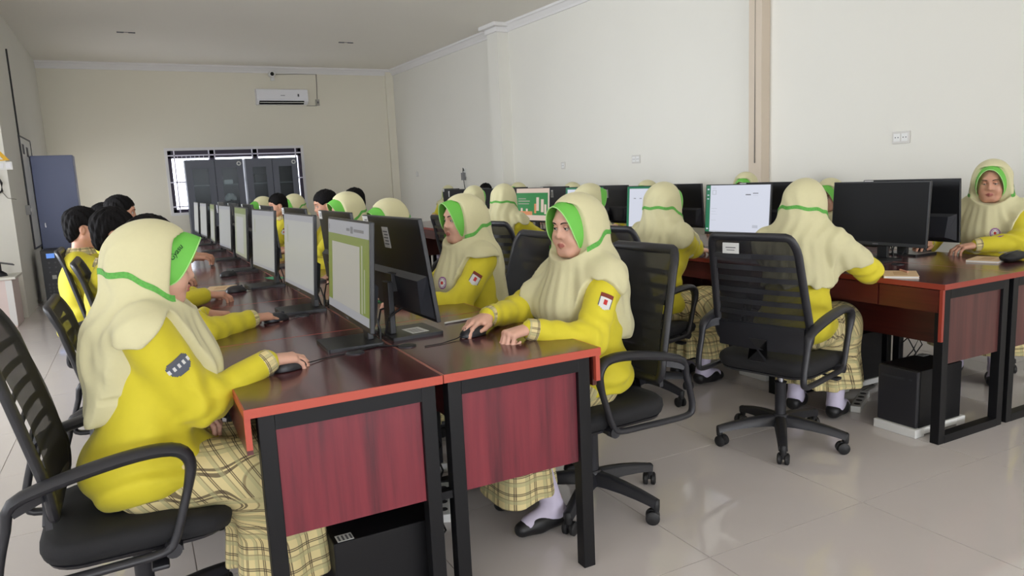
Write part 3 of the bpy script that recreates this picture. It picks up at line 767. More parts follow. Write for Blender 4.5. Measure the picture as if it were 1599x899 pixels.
def face_sdf():
    it = [(s_ell((-0.012, 0, 0.036), (0.098, 0.077, 0.090)), 0), (s_ell((0.020, 0, -0.026), (0.067, 0.064, 0.092)), 0.03),
          (s_cap((0.057, -0.016, -0.096), (0.057, 0.016, -0.096), 0.023, 0.023), 0.03)]
    for sg in (-1, 1):
        it.append((s_ell((0.046, 0.038*sg, -0.040), (0.040, 0.033, 0.042)), 0.02))
        it.append((s_cap((0.0, 0.056*sg, -0.06), (0.045, 0.03*sg, -0.098), 0.022, 0.018), 0.03))
    it.append((s_cap((0.076, -0.030, 0.030), (0.076, 0.030, 0.030), 0.009, 0.009), 0.025))
    head = uni(it)
    nose = uni([(s_cap((0.083, 0, 0.010), (0.092, 0, -0.022), 0.0062, 0.0105), 0), (s_ell((0.092, 0, -0.027), (0.012, 0.0135, 0.010)), 0.008),
                (s_ell((0.085, 0.0155, -0.030), (0.010, 0.0085, 0.008)), 0.006), (s_ell((0.085, -0.0155, -0.030), (0.010, 0.0085, 0.008)), 0.006)])
    lips = uni([(s_cap((0.0835, -0.019, -0.0655), (0.0895, 0, -0.0605), 0.0035, 0.0055), 0), (s_cap((0.0835, 0.019, -0.0655), (0.0895, 0, -0.0605), 0.0035, 0.0055), 0.003),
                (s_cap((0.083, -0.015, -0.070), (0.0875, 0, -0.0725), 0.004, 0.0062), 0.002), (s_cap((0.083, 0.015, -0.070), (0.0875, 0, -0.0725), 0.004, 0.0062), 0.002)])
    sock = [s_ell((0.091, 0.031*sg, 0.006), (0.019, 0.020, 0.0135)) for sg in (-1, 1)]
    def f(P):
        d = head(P)
        for q in sock: d = smax(d, -q(P), 0.014)
        d = smin(d, nose(P), 0.012); d = smin(d, lips(P), 0.005)
        groove = s_cap((0.0955, -0.016, -0.0668), (0.0955, 0.016, -0.0668), 0.0022, 0.0022)(P)
        return smax(d, -groove, 0.003)
    return f
FACE = face_sdf()
def smooth01(a, b, x):
    t = np.clip((x-a)/(b-a), 0, 1); return t*t*(3-2*t)

def make_person(name, girl=True, lean=0.06, sway=0.0, head=(0, 8, 0), rh=None, lh=None, res=1.0, tall=1.0, skin=None, eyes='open', chest_badge=True, arm_badges='LR',
                hem=(0.19, 0.055, 0.25), tone=0, seed=0, turn=0.0, hx=(0.11, 0.19), shz=0.0, vis=128, feet=0.36, collar=True, visor_text=False, band=True, legs=True, z_up=0.0, knees=None):
    """seated student facing local +X, origin on the floor under the hips.
    rh / lh: dict(w=wrist, d=finger direction, k=hand kind, up=back of the hand, pole=elbow direction)"""
    rnd = np.random.RandomState(seed)
    root = None
    sk = M_skin if tone == 0 else M_skin2
    HIP = np.array([0, 0, 0.55])
    HS = 0.915
    N = np.array([lean, sway, 1.0*tall])          # base of the neck
    yaw, pit, rol = [math.radians(a) for a in head]
    R = rot_ypr(yaw+math.radians(turn), pit, rol)
    Hc = N+np.array([0.008, 0, 0.066])+R@np.array([0.022, 0, 0.082])
    tr = math.radians(turn); ct, st_ = math.cos(tr), math.sin(tr)
    sd = np.array([-st_, ct, 0]); fw = np.array([ct, st_, 0])
    SH = {+1: N+sd*0.155-fw*0.012+np.array([0, 0, -0.048+shz]), -1: N-sd*0.155-fw*0.012+np.array([0, 0, -0.048+shz])}
    arms = {}
    for sg, hnd in ((1, lh), (-1, rh)):
        hnd = hnd or dict(w=(0.36, 0.14*sg, 0.80), d=(1, -0.25*sg, -0.12), k='type')
        W = np.array(hnd['w'], float)
        E, W = ik(SH[sg], W, 0.262, 0.235, hnd.get('pole', (-0.35, 0.45*sg, -1.0)))
        arms[sg] = (SH[sg], E, W, hnd)
    # --- body: torso, arms, legs at coarse size; head and hands fine; one mesh
    kn = knees or {1: (0.40, 0.10, 0.50), -1: (0.40, -0.10, 0.50)}
    ft = {1: (feet, 0.11, 0.10), -1: (feet-0.03, -0.11, 0.10)}
    bi = [(s_ell(HIP+V(0, 0, 0.02), (0.11, 0.145, 0.10)), 0), (s_cap(HIP, N-V(0, 0, 0.16), 0.10, 0.105, (1, 0.8, 1)), 0.05), (s_cap(SH[1]*0.8+N*0.2, SH[-1]*0.8+N*0.2, 0.045, 0.045), 0.05), (s_cap(N-V(0, 0, 0.06), N+V(0.01, 0, 0.05), 0.05, 0.048), 0.03)]
    for sg in (1, -1):
        S_, E, W, _ = arms[sg]
        bi += [(s_cap(S_, E, 0.042, 0.034), 0.03), (s_cap(E, W, 0.034, 0.0235), 0.015)]
        bi += [(s_cap(HIP+V(0, 0.085*sg, -0.02), kn[sg], 0.075, 0.055), 0.04), (s_cap(kn[sg], ft[sg], 0.052, 0.036), 0.02), (s_cap(np.array(ft[sg])+V(0, 0, -0.045), np.array(ft[sg])+V(0.13, 0.01*sg, -0.06), 0.033, 0.026), 0.02)]
    body = uni(bi)
    parts = [mesh_sdf(body, (-0.25, -0.55, -0.02), (0.75, 0.55, N[2]+0.1), 0.014*max(1, res*0.8))]
    headf = lambda P: FACE(((P-Hc)@R/HS).astype(np.float32))*HS
    neck = s_cap(N+V(0, 0, -0.03), Hc+R@np.array([-0.018, 0, -0.06]), 0.050, 0.047)
    ears = None
    if not girl:
        e1 = [s_ell((-0.006, 0.080*sg, -0.012), (0.017, 0.010, 0.030)) for sg in (-1, 1)]
        e2 = [s_ell((0.0, 0.089*sg, -0.012), (0.010, 0.006, 0.020)) for sg in (-1, 1)]
        def headf(P):
            Q = ((P-Hc)@R/HS).astype(np.float32); d = FACE(Q)
            for a, b in zip(e1, e2): d = smin(d, smax(a(Q), -b(Q), 0.004), 0.006)
            return d*HS
    hf = uni([(headf, 0), (neck, 0.025)])
    hm = mesh_sdf(hf, Hc-0.17, Hc+0.17, 0.0032*res, 0.012)
    parts.append(hm)
    nb = len(parts[0][1])
    hands = {}
    for sg in (1, -1):
        S_, E, W, hnd = arms[sg]
        hd, hc = hand_prims(W, hnd['d'], hnd.get('up', (0, 0, 1)), sg, hnd['k'], 0.97)
        fa = nvec(W-E); fore = s_cap(W-fa*0.07, W, 0.027, 0.0215)
        f = uni([(hd, 0), (fore, 0.012)])
        parts.append(mesh_sdf(f, np.minimum(hc, W)-0.125, np.maximum(hc, W)+0.125, 0.0030*max(1, res*0.9), 0.012)); hands[sg] = hd
    mi = []
    for k, (v, q) in enumerate(parts):
        m_ = np.zeros(len(q), int)
        if k == 1:
            c = (v[q].mean(1)-Hc)@R/HS
            lip = (((c[:, 1])/0.0200)**2+((c[:, 2]+0.0665)/0.0100)**2 < 1) & (c[:, 0] > 0.072)
            m_[lip] = 1
        mi.append(m_)
    root = np_mesh(name, parts, [sk, M_lip], None, np.concatenate(mi))
    # eyes, brows
    for sg in (1, -1):
        mb = MB(); ec = np.array([0.0735, 0.031*sg, 0.0055]); gd = nvec((1, -0.05*sg, -0.22))
        Mx = Matrix.Translation(Vector((Hc+R@ec*HS))) @ Vector((R@gd)).to_track_quat('Z', 'Y').to_matrix().to_4x4()
        for i, (r0, r1) in enumerate(((0, 24), (24, 90))):
            mb.cur = 1-i
            prof = [(0.0115*HS*math.sin(math.radians(a)), 0.0115*HS*math.cos(math.radians(a))) for a in np.linspace(r0, r1, 6)]
            mb.lathe(prof, 16, Mx)
        # lids: upper lid drawn lower when looking down
        mb.build('eyeball', [M_eyew, M_iris], root, True)
        lid = MB(); a0 = {'open': 20, 'down': -2, 'half': 12}[eyes]
        vs = []; fs = []; na, nbb = 9, 5
        for i in range(na):
            az = math.radians(-62+124*i/(na-1))
            for j in range(nbb):
                el = math.radians(a0-8*abs(math.sin(az))**2+(86-a0)*j/(nbb-1)); r = 0.0122
                p = ec+np.array([r*math.cos(el)*math.cos(az), r*math.cos(el)*math.sin(az)*1.1, r*math.sin(el)])
                vs.append(Hc+R@p*HS)
        for i in range(na-1):
            for j in range(nbb-1): fs.append((i*nbb+j, (i+1)*nbb+j, (i+1)*nbb+j+1, i*nbb+j+1))
        lid.add([tuple(x) for x in vs], fs)
        lid.cur = 1
        pts = [Vector(Hc+R@(HS*(ec+np.array([0.0128*math.cos(math.radians(a0-8*math.sin(t)**2))*math.cos(t), 0.0128*math.sin(t)*1.1, 0.0126*math.sin(math.radians(a0-8*math.sin(t)**2))])))) for t in np.radians(np.linspace(-66, 66, 9))]
        lid.tube(pts, 0.0011, 5); lid.build('eyelid', [sk, M_brow], root, True)
        ys = np.linspace(0.014, 0.046, 7)*sg
        O = np.array([[0.13, y, 0.0245+0.005*math.sin((abs(y)-0.014)/0.032*PI*0.8)] for y in ys])
        Q = trace(FACE, O, np.tile([[-1, 0, 0]], (len(O), 1)), 0.12)
        bw = MB(); bw.tube([Vector(Hc+R@q*HS) for q in Q], [0.0022, 0.0027, 0.0027, 0.0025, 0.0022, 0.0018, 0.0012], 6); bw.build('eyebrow', M_brow, root, True)
    # --- shirt
    si = [(s_ell(HIP+V(0.0, 0, 0.005), (0.165, 0.185, 0.110)), 0), (s_cap(HIP+V(0, 0, 0.04), N-V(0.0, 0, 0.16), 0.132, 0.128, (1, 0.80, 1)), 0.06),
          (s_cap(SH[1]*0.85+N*0.15, SH[-1]*0.85+N*0.15, 0.056, 0.056), 0.07), (s_ell(HIP+V(0.08, 0, -0.005), (0.17, 0.175, 0.085)), 0.05)]
    if girl: si.append((s_ell(N+fw*0.075-V(0, 0, 0.185), (0.07, 0.115, 0.075)), 0.05))
    sl = []
    ph = rnd.rand(6)*6
    for sg in (1, -1):
        S_, E, W, _ = arms[sg]; We = W-nvec(W-E)*0.014
        A = s_cap(S_, E, 0.066, 0.061); Bf = s_cap(E, We, 0.060, 0.040)
        def fold(P, A=A, Bf=Bf, E=E, ax=nvec(nvec(W-E)-nvec(S_-E)), sg=sg):
            d = smin(A(P), Bf(P), 0.03)
            q = P-E; r = np.sqrt((q*q).sum(1)); tt = q@ax
            d = d+0.0055*np.exp(-(r/0.10)**2)*np.sin(tt*95+2.0*np.sin(q[:, 2]*40+ph[1])+ph[0])
            return d+0.0025*np.sin(tt*55+3*np.sin(q[:, 0]*21+ph[2])+q[:, 2]*30)
        sl.append(fold)
    tors = uni(si)
    def torso(P):
        d = tors(P)
        return d+0.0058*np.sin(P[:, 2]*38+P[:, 1]*22+2.2*np.sin(P[:, 1]*17+P[:, 2]*13+ph[3])+ph[4])*smooth01(N[2]-0.1, N[2]-0.3, P[:, 2])+0.003*np.sin(P[:, 1]*48+P[:, 0]*31+ph[5]+1.5*np.sin(P[:, 2]*25))
    def shirt(P):
        d = torso(P)
        for f in sl: d = smin(d, f(P), 0.035)
        d = smax(d, 0.485+0.02*np.sin(P[:, 0]*18+1)+0.10*np.clip(P[:, 0]-0.12, 0, 1)-P[:, 2], 0.006)
        return smax(d, P[:, 2]-(N[2]+0.035), 0.01)
    sv = mesh_sdf(shirt, (-0.32, -0.56, 0.42), (0.66, 0.56, N[2]+0.06), 0.0062*res, 0.02)
    np_mesh('shirt', [sv], M_shirt, root)
    for sg in (1, -1):
        S_, E, W, _ = arms[sg]; a = nvec(W-E)
        M = Matrix.Translation(Vector(W-a*0.020)) @ Vector(a).to_track_quat('Z', 'Y').to_matrix().to_4x4()
        cm = MB(); cm.lathe([(0.036, -0.014), (0.0405, -0.010), (0.040, 0.008), (0.037, 0.026), (0.034, 0.026), (0.032, 0.0)], 20, M)
        co = cm.build('plaid_cuff', M_plaid, root, True)
        me = co.data; at = me.attributes.new('cloth_uv', 'FLOAT_VECTOR', 'POINT')
        for i, v in enumerate(me.vertices):
            l = M.inverted() @ v.co; at.data[i].vector = (math.atan2(l.y, l.x)*0.034*1.4, l.z*1.2+0.02, 0)
    # --- skirt / trousers, socks, shoes
    if legs:
        if girl:
            kc = (np.array(kn[1])+np.array(kn[-1]))/2
            ki = [(s_cap(HIP+V(0.02, 0.07, -0.015), kn[1], 0.105, 0.088), 0), (s_cap(HIP+V(0.02, -0.07, -0.015), kn[-1], 0.105, 0.088), 0.09),
                  (s_cap(np.array(kn[1])+V(-0.01, 0, 0), V(0.40, 0.12, 0.16), 0.090, 0.125), 0.06), (s_cap(np.array(kn[-1])+V(-0.01, 0, 0), V(0.37, -0.12, 0.16), 0.090, 0.125), 0.12),
                  (s_cap(kc+V(-0.08, 0, -0.08), kc+V(-0.06, 0, -0.34), 0.09, 0.13), 0.10)]
            kf = uni(ki)
            def skirt(P):
                a = np.arctan2(P[:, 1], P[:, 0]-0.33); lo_ = smooth01(0.52, 0.22, P[:, 2])
                d = kf(P)+0.013*lo_*np.sin(a*9+ph[2]+1.3*np.sin(a*2+ph[3]))+0.003*np.sin(P[:, 0]*40+P[:, 1]*25+ph[1])
                return smax(smax(d, 0.175+0.012*np.sin(a*3+ph[0])-P[:, 2], 0.006), P[:, 2]-0.655, 0.01)
            v, q = mesh_sdf(skirt, (-0.2, -0.34, 0.12), (0.66, 0.34, 0.67), 0.0075*res, 0.03)
            aa = np.arctan2(v[:, 1], v[:, 0]-0.30)*0.22
            t = smooth01(0.30, 0.44, v[:, 2])
            uu = aa*(1-t)+v[:, 1]*t*1.0; vv = np.where(v[:, 2] > 0.46, v[:, 0]-0.45+(v[:, 2]-0.46)*0.6, -(0.46-v[:, 2]))
            np_mesh('plaid_skirt', [(v, q)], M_plaid, root, None, np.stack([uu, vv, 0*uu], 1))
        else:
            ki = [(s_cap(HIP+V(0.02, 0.07, -0.015), kn[1], 0.10, 0.082), 0), (s_cap(HIP+V(0.02, -0.07, -0.015), kn[-1], 0.10, 0.082), 0.04)]
            for sg in (1, -1): ki.append((s_cap(kn[sg], np.array(ft[sg])+V(0, 0, 0.03), 0.080, 0.062), 0.03))
            kf = uni(ki)
            np_mesh('trousers', [mesh_sdf(lambda P: smax(kf(P), 0.09-P[:, 2], 0.005), (-0.2, -0.3, 0.05), (0.6, 0.3, 0.68), 0.013*max(1, res*0.8))], M_navy, root)
        for sg in (1, -1):
            A = np.array(ft[sg]); so = uni([(s_cap(A*0.45+np.array(kn[sg])*0.55, A+V(0, 0, -0.03), 0.054, 0.041), 0), (s_cap(A+V(0, 0, -0.03), A+V(0.12, 0.008*sg, -0.055), 0.042, 0.034), 0.02)])
            np_mesh('sock', [mesh_sdf(so, A-0.13, A+np.array([0.24, 0.12, 0.34]), 0.010)], M_sock, root)
            shf = uni([(s_cap(A+V(-0.03, 0, -0.055), A+V(0.08, 0.005*sg, -0.058), 0.040, 0.042), 0), (s_cap(A+V(0.08, 0.005*sg, -0.058), A+V(0.15, 0.01*sg, -0.068), 0.042, 0.030), 0.02)])
            np_mesh('shoe', [mesh_sdf(lambda P: smax(smax(shf(P), 0.003-P[:, 2], 0.004), P[:, 2]-0.075, 0.01), A-0.16, A+0.26, 0.009)], M_shoe, root)
    toL = lambda q: Hc+R@np.asarray(q, float)*HS
    if girl:
        hi = [(s_ell((-0.016, 0, 0.036), (0.122, 0.099, 0.110)), 0), (s_ell((0.016, 0, -0.03), (0.078, 0.080, 0.108)), 0.03), (s_ell((-0.078, 0, 0.0), (0.066, 0.074, 0.080)), 0.06)]
        hood_l = uni(hi)
        se = min(0.115, hx[0]-0.010)
        drape = uni([(s_cap(toL((0.0, 0, -0.07)), N+V(0.005, 0, -0.03), 0.084, 0.105), 0), (s_cap(toL((-0.045, 0, 0.01)), N-fw*0.092-V(0, 0, 0.10), 0.094, 0.088), 0.07),
                     (s_cap(toL((-0.01, 0, -0.07)), N+sd*se-fw*0.01-V(0, 0, 0.03), 0.078, 0.056), 0.06), (s_cap(toL((-0.01, 0, -0.07)), N-sd*se-fw*0.01-V(0, 0, 0.03), 0.078, 0.056), 0.06),
                     (s_cap(N-fw*0.080+sd*0.045-V(0, 0, 0.05), N-fw*0.105+sd*0.055-V(0, 0, 0.26), 0.078, 0.080), 0.06), (s_cap(N-fw*0.080-sd*0.045-V(0, 0, 0.05), N-fw*0.105-sd*0.055-V(0, 0, 0.26), 0.078, 0.080), 0.06)])
        upper = uni([(tors, 0), (s_cap(arms[1][0], arms[1][0]*0.35+arms[1][1]*0.65, 0.068, 0.064), 0.05), (s_cap(arms[-1][0], arms[-1][0]*0.35+arms[-1][1]*0.65, 0.068, 0.064), 0.05),
                     (s_cap(N+V(0.02, 0, 0.0), N+fw*0.080-V(0, 0, 0.15), 0.085, 0.075), 0.08)])
        hf_, hs_, hb_ = hem
        def hood(P): return smin(hood_l(((P-Hc)@R/HS).astype(np.float32))*HS, drape(P), 0.05)
        def hij(P, opening=True):
            Q = ((P-Hc)@R/HS).astype(np.float32)
            d = smin(hood_l(Q)*HS, drape(P), 0.05)
            ax = (P-N)@sd; fx = (P-N)@fw; dz = P[:, 2]-N[2]
            cape = upper(P)-0.016
            frontw = smooth01(-0.03, 0.05, fx)
            low = np.where(fx > 0, hf_, hb_)
            hz = -(hf_*frontw+hb_*(1-frontw)) + (min(hf_, hb_)-hs_)*smooth01(hx[0], hx[1], np.abs(ax))
            hz = hz+0.010*np.sin(ax*40+ph[3])
            cape = smax(cape, (hz-dz)*0.8, 0.006)
            d = smin(d, cape, 0.035)
            d = smax(d, (hz-dz)*0.8, 0.006)
            a = np.arctan2(ax, fx-0.0)
            w1 = smooth01(0.06, -0.07, dz)
            d = d+w1*(0.0030*np.sin(a*9.3+2.0*np.sin(a*3.0+ph[2])+dz*4+ph[0])+0.0018*np.sin(a*23+dz*6+ph[5]))
            w2 = smooth01(0.02, -0.05, Q[:, 0])*smooth01(0.11, 0.02, Q[:, 2])
            d = d+0.0030*w2*np.sin(Q[:, 1]*95+2*np.sin(Q[:, 2]*22+ph[1])+ph[4])
            if opening:
                zc = Q[:, 2]+0.022
                o = np.sqrt((Q[:, 1]/0.0680)**2+(zc/np.where(zc > 0, 0.104, 0.100))**2)-1
                o = np.minimum(np.maximum(o*0.062, 0.022-Q[:, 0]), smax(0.034-Q[:, 0], (np.sqrt((Q[:, 1]/0.135)**2+(zc/np.where(zc > 0, 0.134, 0.106))**2)-1)*0.1, 0.012))*HS
                d = smax(d, -o, 0.006)
            return d
        low = N[2]-max(hf_, hb_)-0.05
        lo_ = np.array([min(N[0], Hc[0])-0.27, -0.36, low]); hi_ = np.array([max(N[0], Hc[0])+0.27, 0.36, Hc[2]+0.18])
        hv = mesh_sdf(hij, lo_, hi_, 0.0052*res, 0.03)
        np_mesh('hijab', [hv], M_hij, root)
        # visor: brim from jaw to jaw over the forehead
        nt_ = 33; tt = np.radians(np.linspace(-vis, vis, nt_)); rows = []
        ya, za = 0.0815*np.sin(tt), -0.020+np.where(np.cos(tt) > 0, 0.130, 0.100)*np.cos(tt)
        O = np.stack([np.full(nt_, 0.20), ya, za], 1)
        hb = trace(hood_l, O, np.tile([[-1, 0, 0]], (nt_, 1)), 0.3)
        bxx = np.clip(hb[:, 0], 0.010, 0.036)
        vs = []; nr = 6
        for layer in (0.0, 0.0028):
            for k in range(nr):
                f = k/(nr-1)
                for i in range(nt_):
                    wv = max(math.cos(tt[i]*90/(vis+1)), 0)**0.75
                    shr = 1-0.10*f**1.2*wv-0.02*f
                    y = ya[i]*(shr+0.03*math.sin(f*PI))*(1+layer*6); z = (za[i]+0.020)*(1+layer*6)-0.020-0.012*f*f*wv+0.005*math.sin(f*PI)*wv
                    x = bxx[i]-0.026+(0.026+0.080*wv)*f
                    vs.append(tuple(toL((x, y*(1.06 if f == 0 else 1.0+0.06*(1-f)), z))))
        fs = []; o2 = nr*nt_
        for L_, fl in ((0, 1), (o2, 0)):
            for k in range(nr-1):
                for i in range(nt_-1):
                    a = L_+k*nt_+i; q = (a, a+1, a+nt_+1, a+nt_); fs.append(q if fl else q[::-1])
        for k in (0, nr-1):
            for i in range(nt_-1): a = k*nt_+i; fs.append((a, a+1, o2+a+1, o2+a))
        vm = MB(); vm.add(vs, fs); vm.build('visor', M_vis, root, True, 60)
        tr_ = MB(); tr_.tube([Vector(vs[o2//1+(nr-1)*nt_+i])*0.5+Vector(vs[(nr-1)*nt_+i])*0.5 for i in range(nt_)], 0.0022, 6); tr_.build('visor_piping', mat('pale_green_piping', rgb(170, 222, 140), 0.7), root, True)
        if band:
            nb_ = 44; aa = np.linspace(math.radians(62), math.radians(298), nb_); hw = 0.0095
            rows = []
            for e in (-hw, hw):
                xs = np.cos(aa); ys = np.sin(aa)
                zz = -0.084+0.056*smooth01(math.radians(62), math.radians(125), aa)*smooth01(math.radians(298), math.radians(235), aa)+e+0.004*np.sin(aa*9+ph[0])
                O = np.stack([xs*0.26-0.01, ys*0.26, zz-0.0], 1); D = np.stack([-xs, -ys, 0*xs], 1)
                Q = trace(lambda P: hij((P@R.T*HS+Hc).astype(np.float32), False)/HS, O, D, 0.26)
                rows.append(Q-D*0.0022)
            mb = MB(); vs = [tuple(toL(q)) for rw_ in rows for q in rw_]
            mb.add(vs, [(i, i+1, nb_+i+1, nb_+i) for i in range(nb_-1)]); mb.build('green_tape', M_band, root, True)
        if visor_text:
            cu = bpy.data.curves.new('lettering', 'FONT'); cu.body = 'Gyasu'; cu.size = 0.021; cu.extrude = 0.0006; cu.shear = 0.35; cu.align_x = 'CENTER'
            to = bpy.data.objects.new('lettering', cu)
            me = bpy.data.meshes.new_from_object(to); bpy.data.objects.remove(to)
            to = bpy.data.objects.new('visor_lettering', me); C.objects.link(to); to.parent = root; me.materials.append(mat('dark_green_print', rgb(20, 60, 30), 0.7))
            # on the right flank of the brim (side facing -Y)
            i = int(nt_*0.22); g = lambda k, i_: Vector(vs_v[o2+k*nt_+i_])
            vs_v = [tuple(v.co) for v in root.children[[c.name.split('.')[0] for c in root.children].index('visor')].data.vertices]
            c0 = (g(2, i)+g(3, i))/2; ux = (g(2, i+3)-g(2, i-3)).normalized(); tow = (g(5, i)-g(0, i)).normalized()
            nn = ux.cross(tow).normalized()
            outd = (c0-Vector(Hc)).normalized()
            if nn.dot(outd) < 0: nn = -nn
            xa = (ux*0.92+tow*0.38).normalized(); ya_ = nn.cross(xa).normalized(); xa = ya_.cross(nn)
            M = Matrix((xa, ya_, nn)).transposed().to_4x4(); M.translation = c0+nn*0.002
            me.transform(M)
        surf = lambda P: np.minimum(hij(P, False), shirt(P))
        if chest_badge:
            dz = -min(hf_-0.045, 0.15)
            patch('round_emblem', surf, N+fw*0.16+sd*0.055+np.array([0, 0, dz]), fw*0.9+sd*0.35+V(0, 0, 0.15), (0, 0, 1), 0.052, 0.060, root, [M_paper, M_lilac, M_red],
                  lambda u, v: 1 if (u*u+v*v > 0.15) else (2 if abs(u) < 0.14 and abs(v) < 0.14 else (1 if (u*u+v*v) > 0.085 and (u*u+v*v) < 0.115 else 0)), 16, 16, lambda u, v: u*u+v*v < 0.25)
    else:
        surf = shirt
        crn = s_ell((-0.014, 0, 0.040), (0.108, 0.088, 0.100)); nap = s_ell((-0.055, 0, -0.03), (0.055, 0.066, 0.07))
        def hairf(P):
            Q = ((P-Hc)@R/HS).astype(np.float32)
            d = smin(crn(Q), nap(Q), 0.03)
            a = np.arctan2(Q[:, 1], Q[:, 0])
            d = d+0.0035*np.sin(Q[:, 1]*150+4*np.sin(Q[:, 0]*30+ph[0])+Q[:, 2]*40)+0.0025*np.sin(a*31+Q[:, 2]*60+ph[1])
            cut = (-0.045+0.98*(Q[:, 0]+0.02)+0.006*np.sin(Q[:, 1]*190+ph[2])-Q[:, 2])*0.7
            d = smax(d, cut, 0.006)
            earc = np.sqrt((Q[:, 0]-0.004)**2+((Q[:, 2]+0.020)*0.9)**2)-0.036
            return smax(d, -np.maximum(earc, 0.066-np.abs(Q[:, 1])), 0.004)
        np_mesh('hair', [mesh_sdf(hairf, Hc-0.18, Hc+0.18, 0.0042*res, 0.02)], M_hair, root)
        cm = MB(); nn_ = 26; vs = []; fs = []; up_ = nvec(np.array(Hc+R@np.array([-0.018, 0, -0.06]))-N)
        M = Matrix.Translation(Vector(N+V(0.004, 0, 0.018)))
        cm.lathe([(0.064, -0.012), (0.074, -0.018), (0.082, -0.022), (0.071, 0.006), (0.062, 0.018), (0.057, 0.014), (0.060, -0.006)], 26, M)
        co = cm.build('plaid_collar', M_plaid, root, True); me = co.data; at = me.attributes.new('cloth_uv', 'FLOAT_VECTOR', 'POINT')
        for i, v in enumerate(me.vertices):
            l = M.inverted() @ v.co; at.data[i].vector = (math.atan2(l.y, l.x)*0.07, l.z*1.3, 0)
    for sg, ch in ((1, 'L'), (-1, 'R')):
        if ch not in arm_badges: continue
        S_, E, W, _ = arms[sg]; a = nvec(E-S_)
        if ch == 'L' or not girl or True:
            n_ = sd*sg*0.9+fw*0.35; n_ = n_-a*(n_@a)
            if ch == 'L':
                patch('sleeve_badge', shirt, S_+a*0.125, n_, -a, 0.050, 0.066, root, [M_paper, M_maroon, M_red, M_ink],
                      lambda u, v: 1 if v > 0.28 else (2 if abs(u) < 0.13 and -0.18 < v < 0.12 else (3 if abs(u) > 0.42 else 0)), 14, 16, lambda u, v: v > -0.22 or abs(u) < 0.5*(1-((-0.22-v)/0.30)**2))
            else:
                patch('sleeve_badge', shirt, S_+a*0.105, n_, -a, 0.070, 0.050, root, [mat('badge_grey_blue', rgb(86, 92, 104), 0.7), M_paper, M_ink],
                      lambda u, v: 1 if (abs(v-0.05) < 0.12 and int((u+0.5)*9) % 2 == 0) else (2 if v > 0.34 else 0), 18, 12, lambda u, v: (u*u*4+(v-0.1)**2*2.6) < 1.0)
    return root

# ------------------------------------------------------------------ layout: desks
LX, RX = 0.197, 3.23
JL = [1.97, 2.85] + [3.85+k for k in range(8)]
JR = [2.0, 3.0] + [4.0+k for k in range(8)]
DP = {}
def desk(x, y0, L_, flip, label, group):
    key = (round(L_, 2), x > 2)
    if key in DP: o = copy_tree(DP[key])
    else: o = DP[key] = make_desk(L_, M_panel2 if x > 2 else M_panel, 0.27 if x > 2 else 0.115, M_edge2 if x > 2 else M_edge)
    place(o, (x+(DEP if flip else 0), y0+(L_ if flip else 0), 0), PI if flip else 0, label, group); o['category'] = 'desk'
    return o
ROWS = [(LX, JL, False, "from the near end on the boys' side"), (LX+DEP, JL, True, "from the near end facing the boys"), (RX, JR, False, 'from the near end of the right cluster, aisle side'), (RX+DEP, JR, True, 'from the near end of the right cluster, wall side')]
for x, J, flip, txt in ROWS:
    for k in range(8):
        desk(x, J[k], J[k+1]-J[k], flip, 'dark red computer desk, %s %s' % (ORD[k], txt), 'computer desks')

# ------------------------------------------------------------------ monitors
E_ = emis
W1 = E_('screen_white', rgb(216, 220, 234), 1.0); W2 = E_('screen_grey_white', rgb(160, 162, 160), 0.95); W3 = E_('screen_page', rgb(158, 157, 152), 0.95)
GR = E_('screen_green_bar', rgb(30, 120, 84), 0.9); OL = E_('screen_olive', rgb(112, 128, 62), 0.85); RIB = E_('screen_ribbon', rgb(150, 152, 158), 0.9)
DK = E_('screen_dark_text', rgb(110, 112, 118), 0.8); PG = E_('screen_poster_green', rgb(36, 128, 62), 0.9); PC = E_('screen_poster_cream', rgb(222, 200, 184), 0.9); PO = E_('screen_poster_orange', rgb(214, 140, 90), 0.9)
GP = E_('screen_green_page', rgb(150, 156, 134), 0.9); PALE = E_('screen_pale_line', rgb(190, 194, 206), 1.0)
doc = [(0, 0, 1, 1, OL), (0, 0.85, 1, 1, RIB), (0.11, 0.09, 0.80, 0.76, W3), (0, 0, 1, 0.09, RIB), (0.03, 0.89, 0.05, 0.95, DK), (0.50, 0.90, 0.58, 0.93, DK), (0.60, 0.88, 0.66, 0.95, DK), (0.68, 0.90, 0.90, 0.93, DK), (0.84, 0.10, 0.87, 0.78, GP), (0.90, 0.12, 0.92, 0.55, GP)]
plain = [(0, 0, 1, 1, W2), (0, 0.92, 1, 1, RIB), (0.0, 0.0, 1, 0.05, RIB), (0.12, 0.6, 0.16, 0.85, GP)]
plain2 = [(0, 0, 1, 1, GP), (0, 0.88, 1, 1, OL), (0.15, 0.06, 0.78, 0.82, W2)]
app = [(0, 0, 1, 1, W1), (0, 0, 0.07, 1, GR), (0.10, 0.80, 0.17, 0.90, PALE), (0.113, 0.815, 0.157, 0.885, W1), (0.10, 0.935, 0.17, 0.945, PALE), (0.64, 0.79, 0.72, 0.81, DK), (0.75, 0.82, 0.83, 0.835, DK), (0.75, 0.78, 0.83, 0.787, PALE), (0.095, 0.50, 0.19, 0.51, PALE), (0.095, 0.44, 0.17, 0.447, PALE), (0.095, 0.38, 0.19, 0.387, PALE), (0.095, 0.25, 0.18, 0.257, PALE), (0.02, 0.90, 0.05, 0.93, W1), (0.02, 0.78, 0.05, 0.80, W1), (0.02, 0.70, 0.05, 0.72, W1), (0.02, 0.05, 0.05, 0.08, W1), (0.76, 0.12, 0.84, 0.18, PALE), (0.07, 0, 1, 0.03, PALE)]
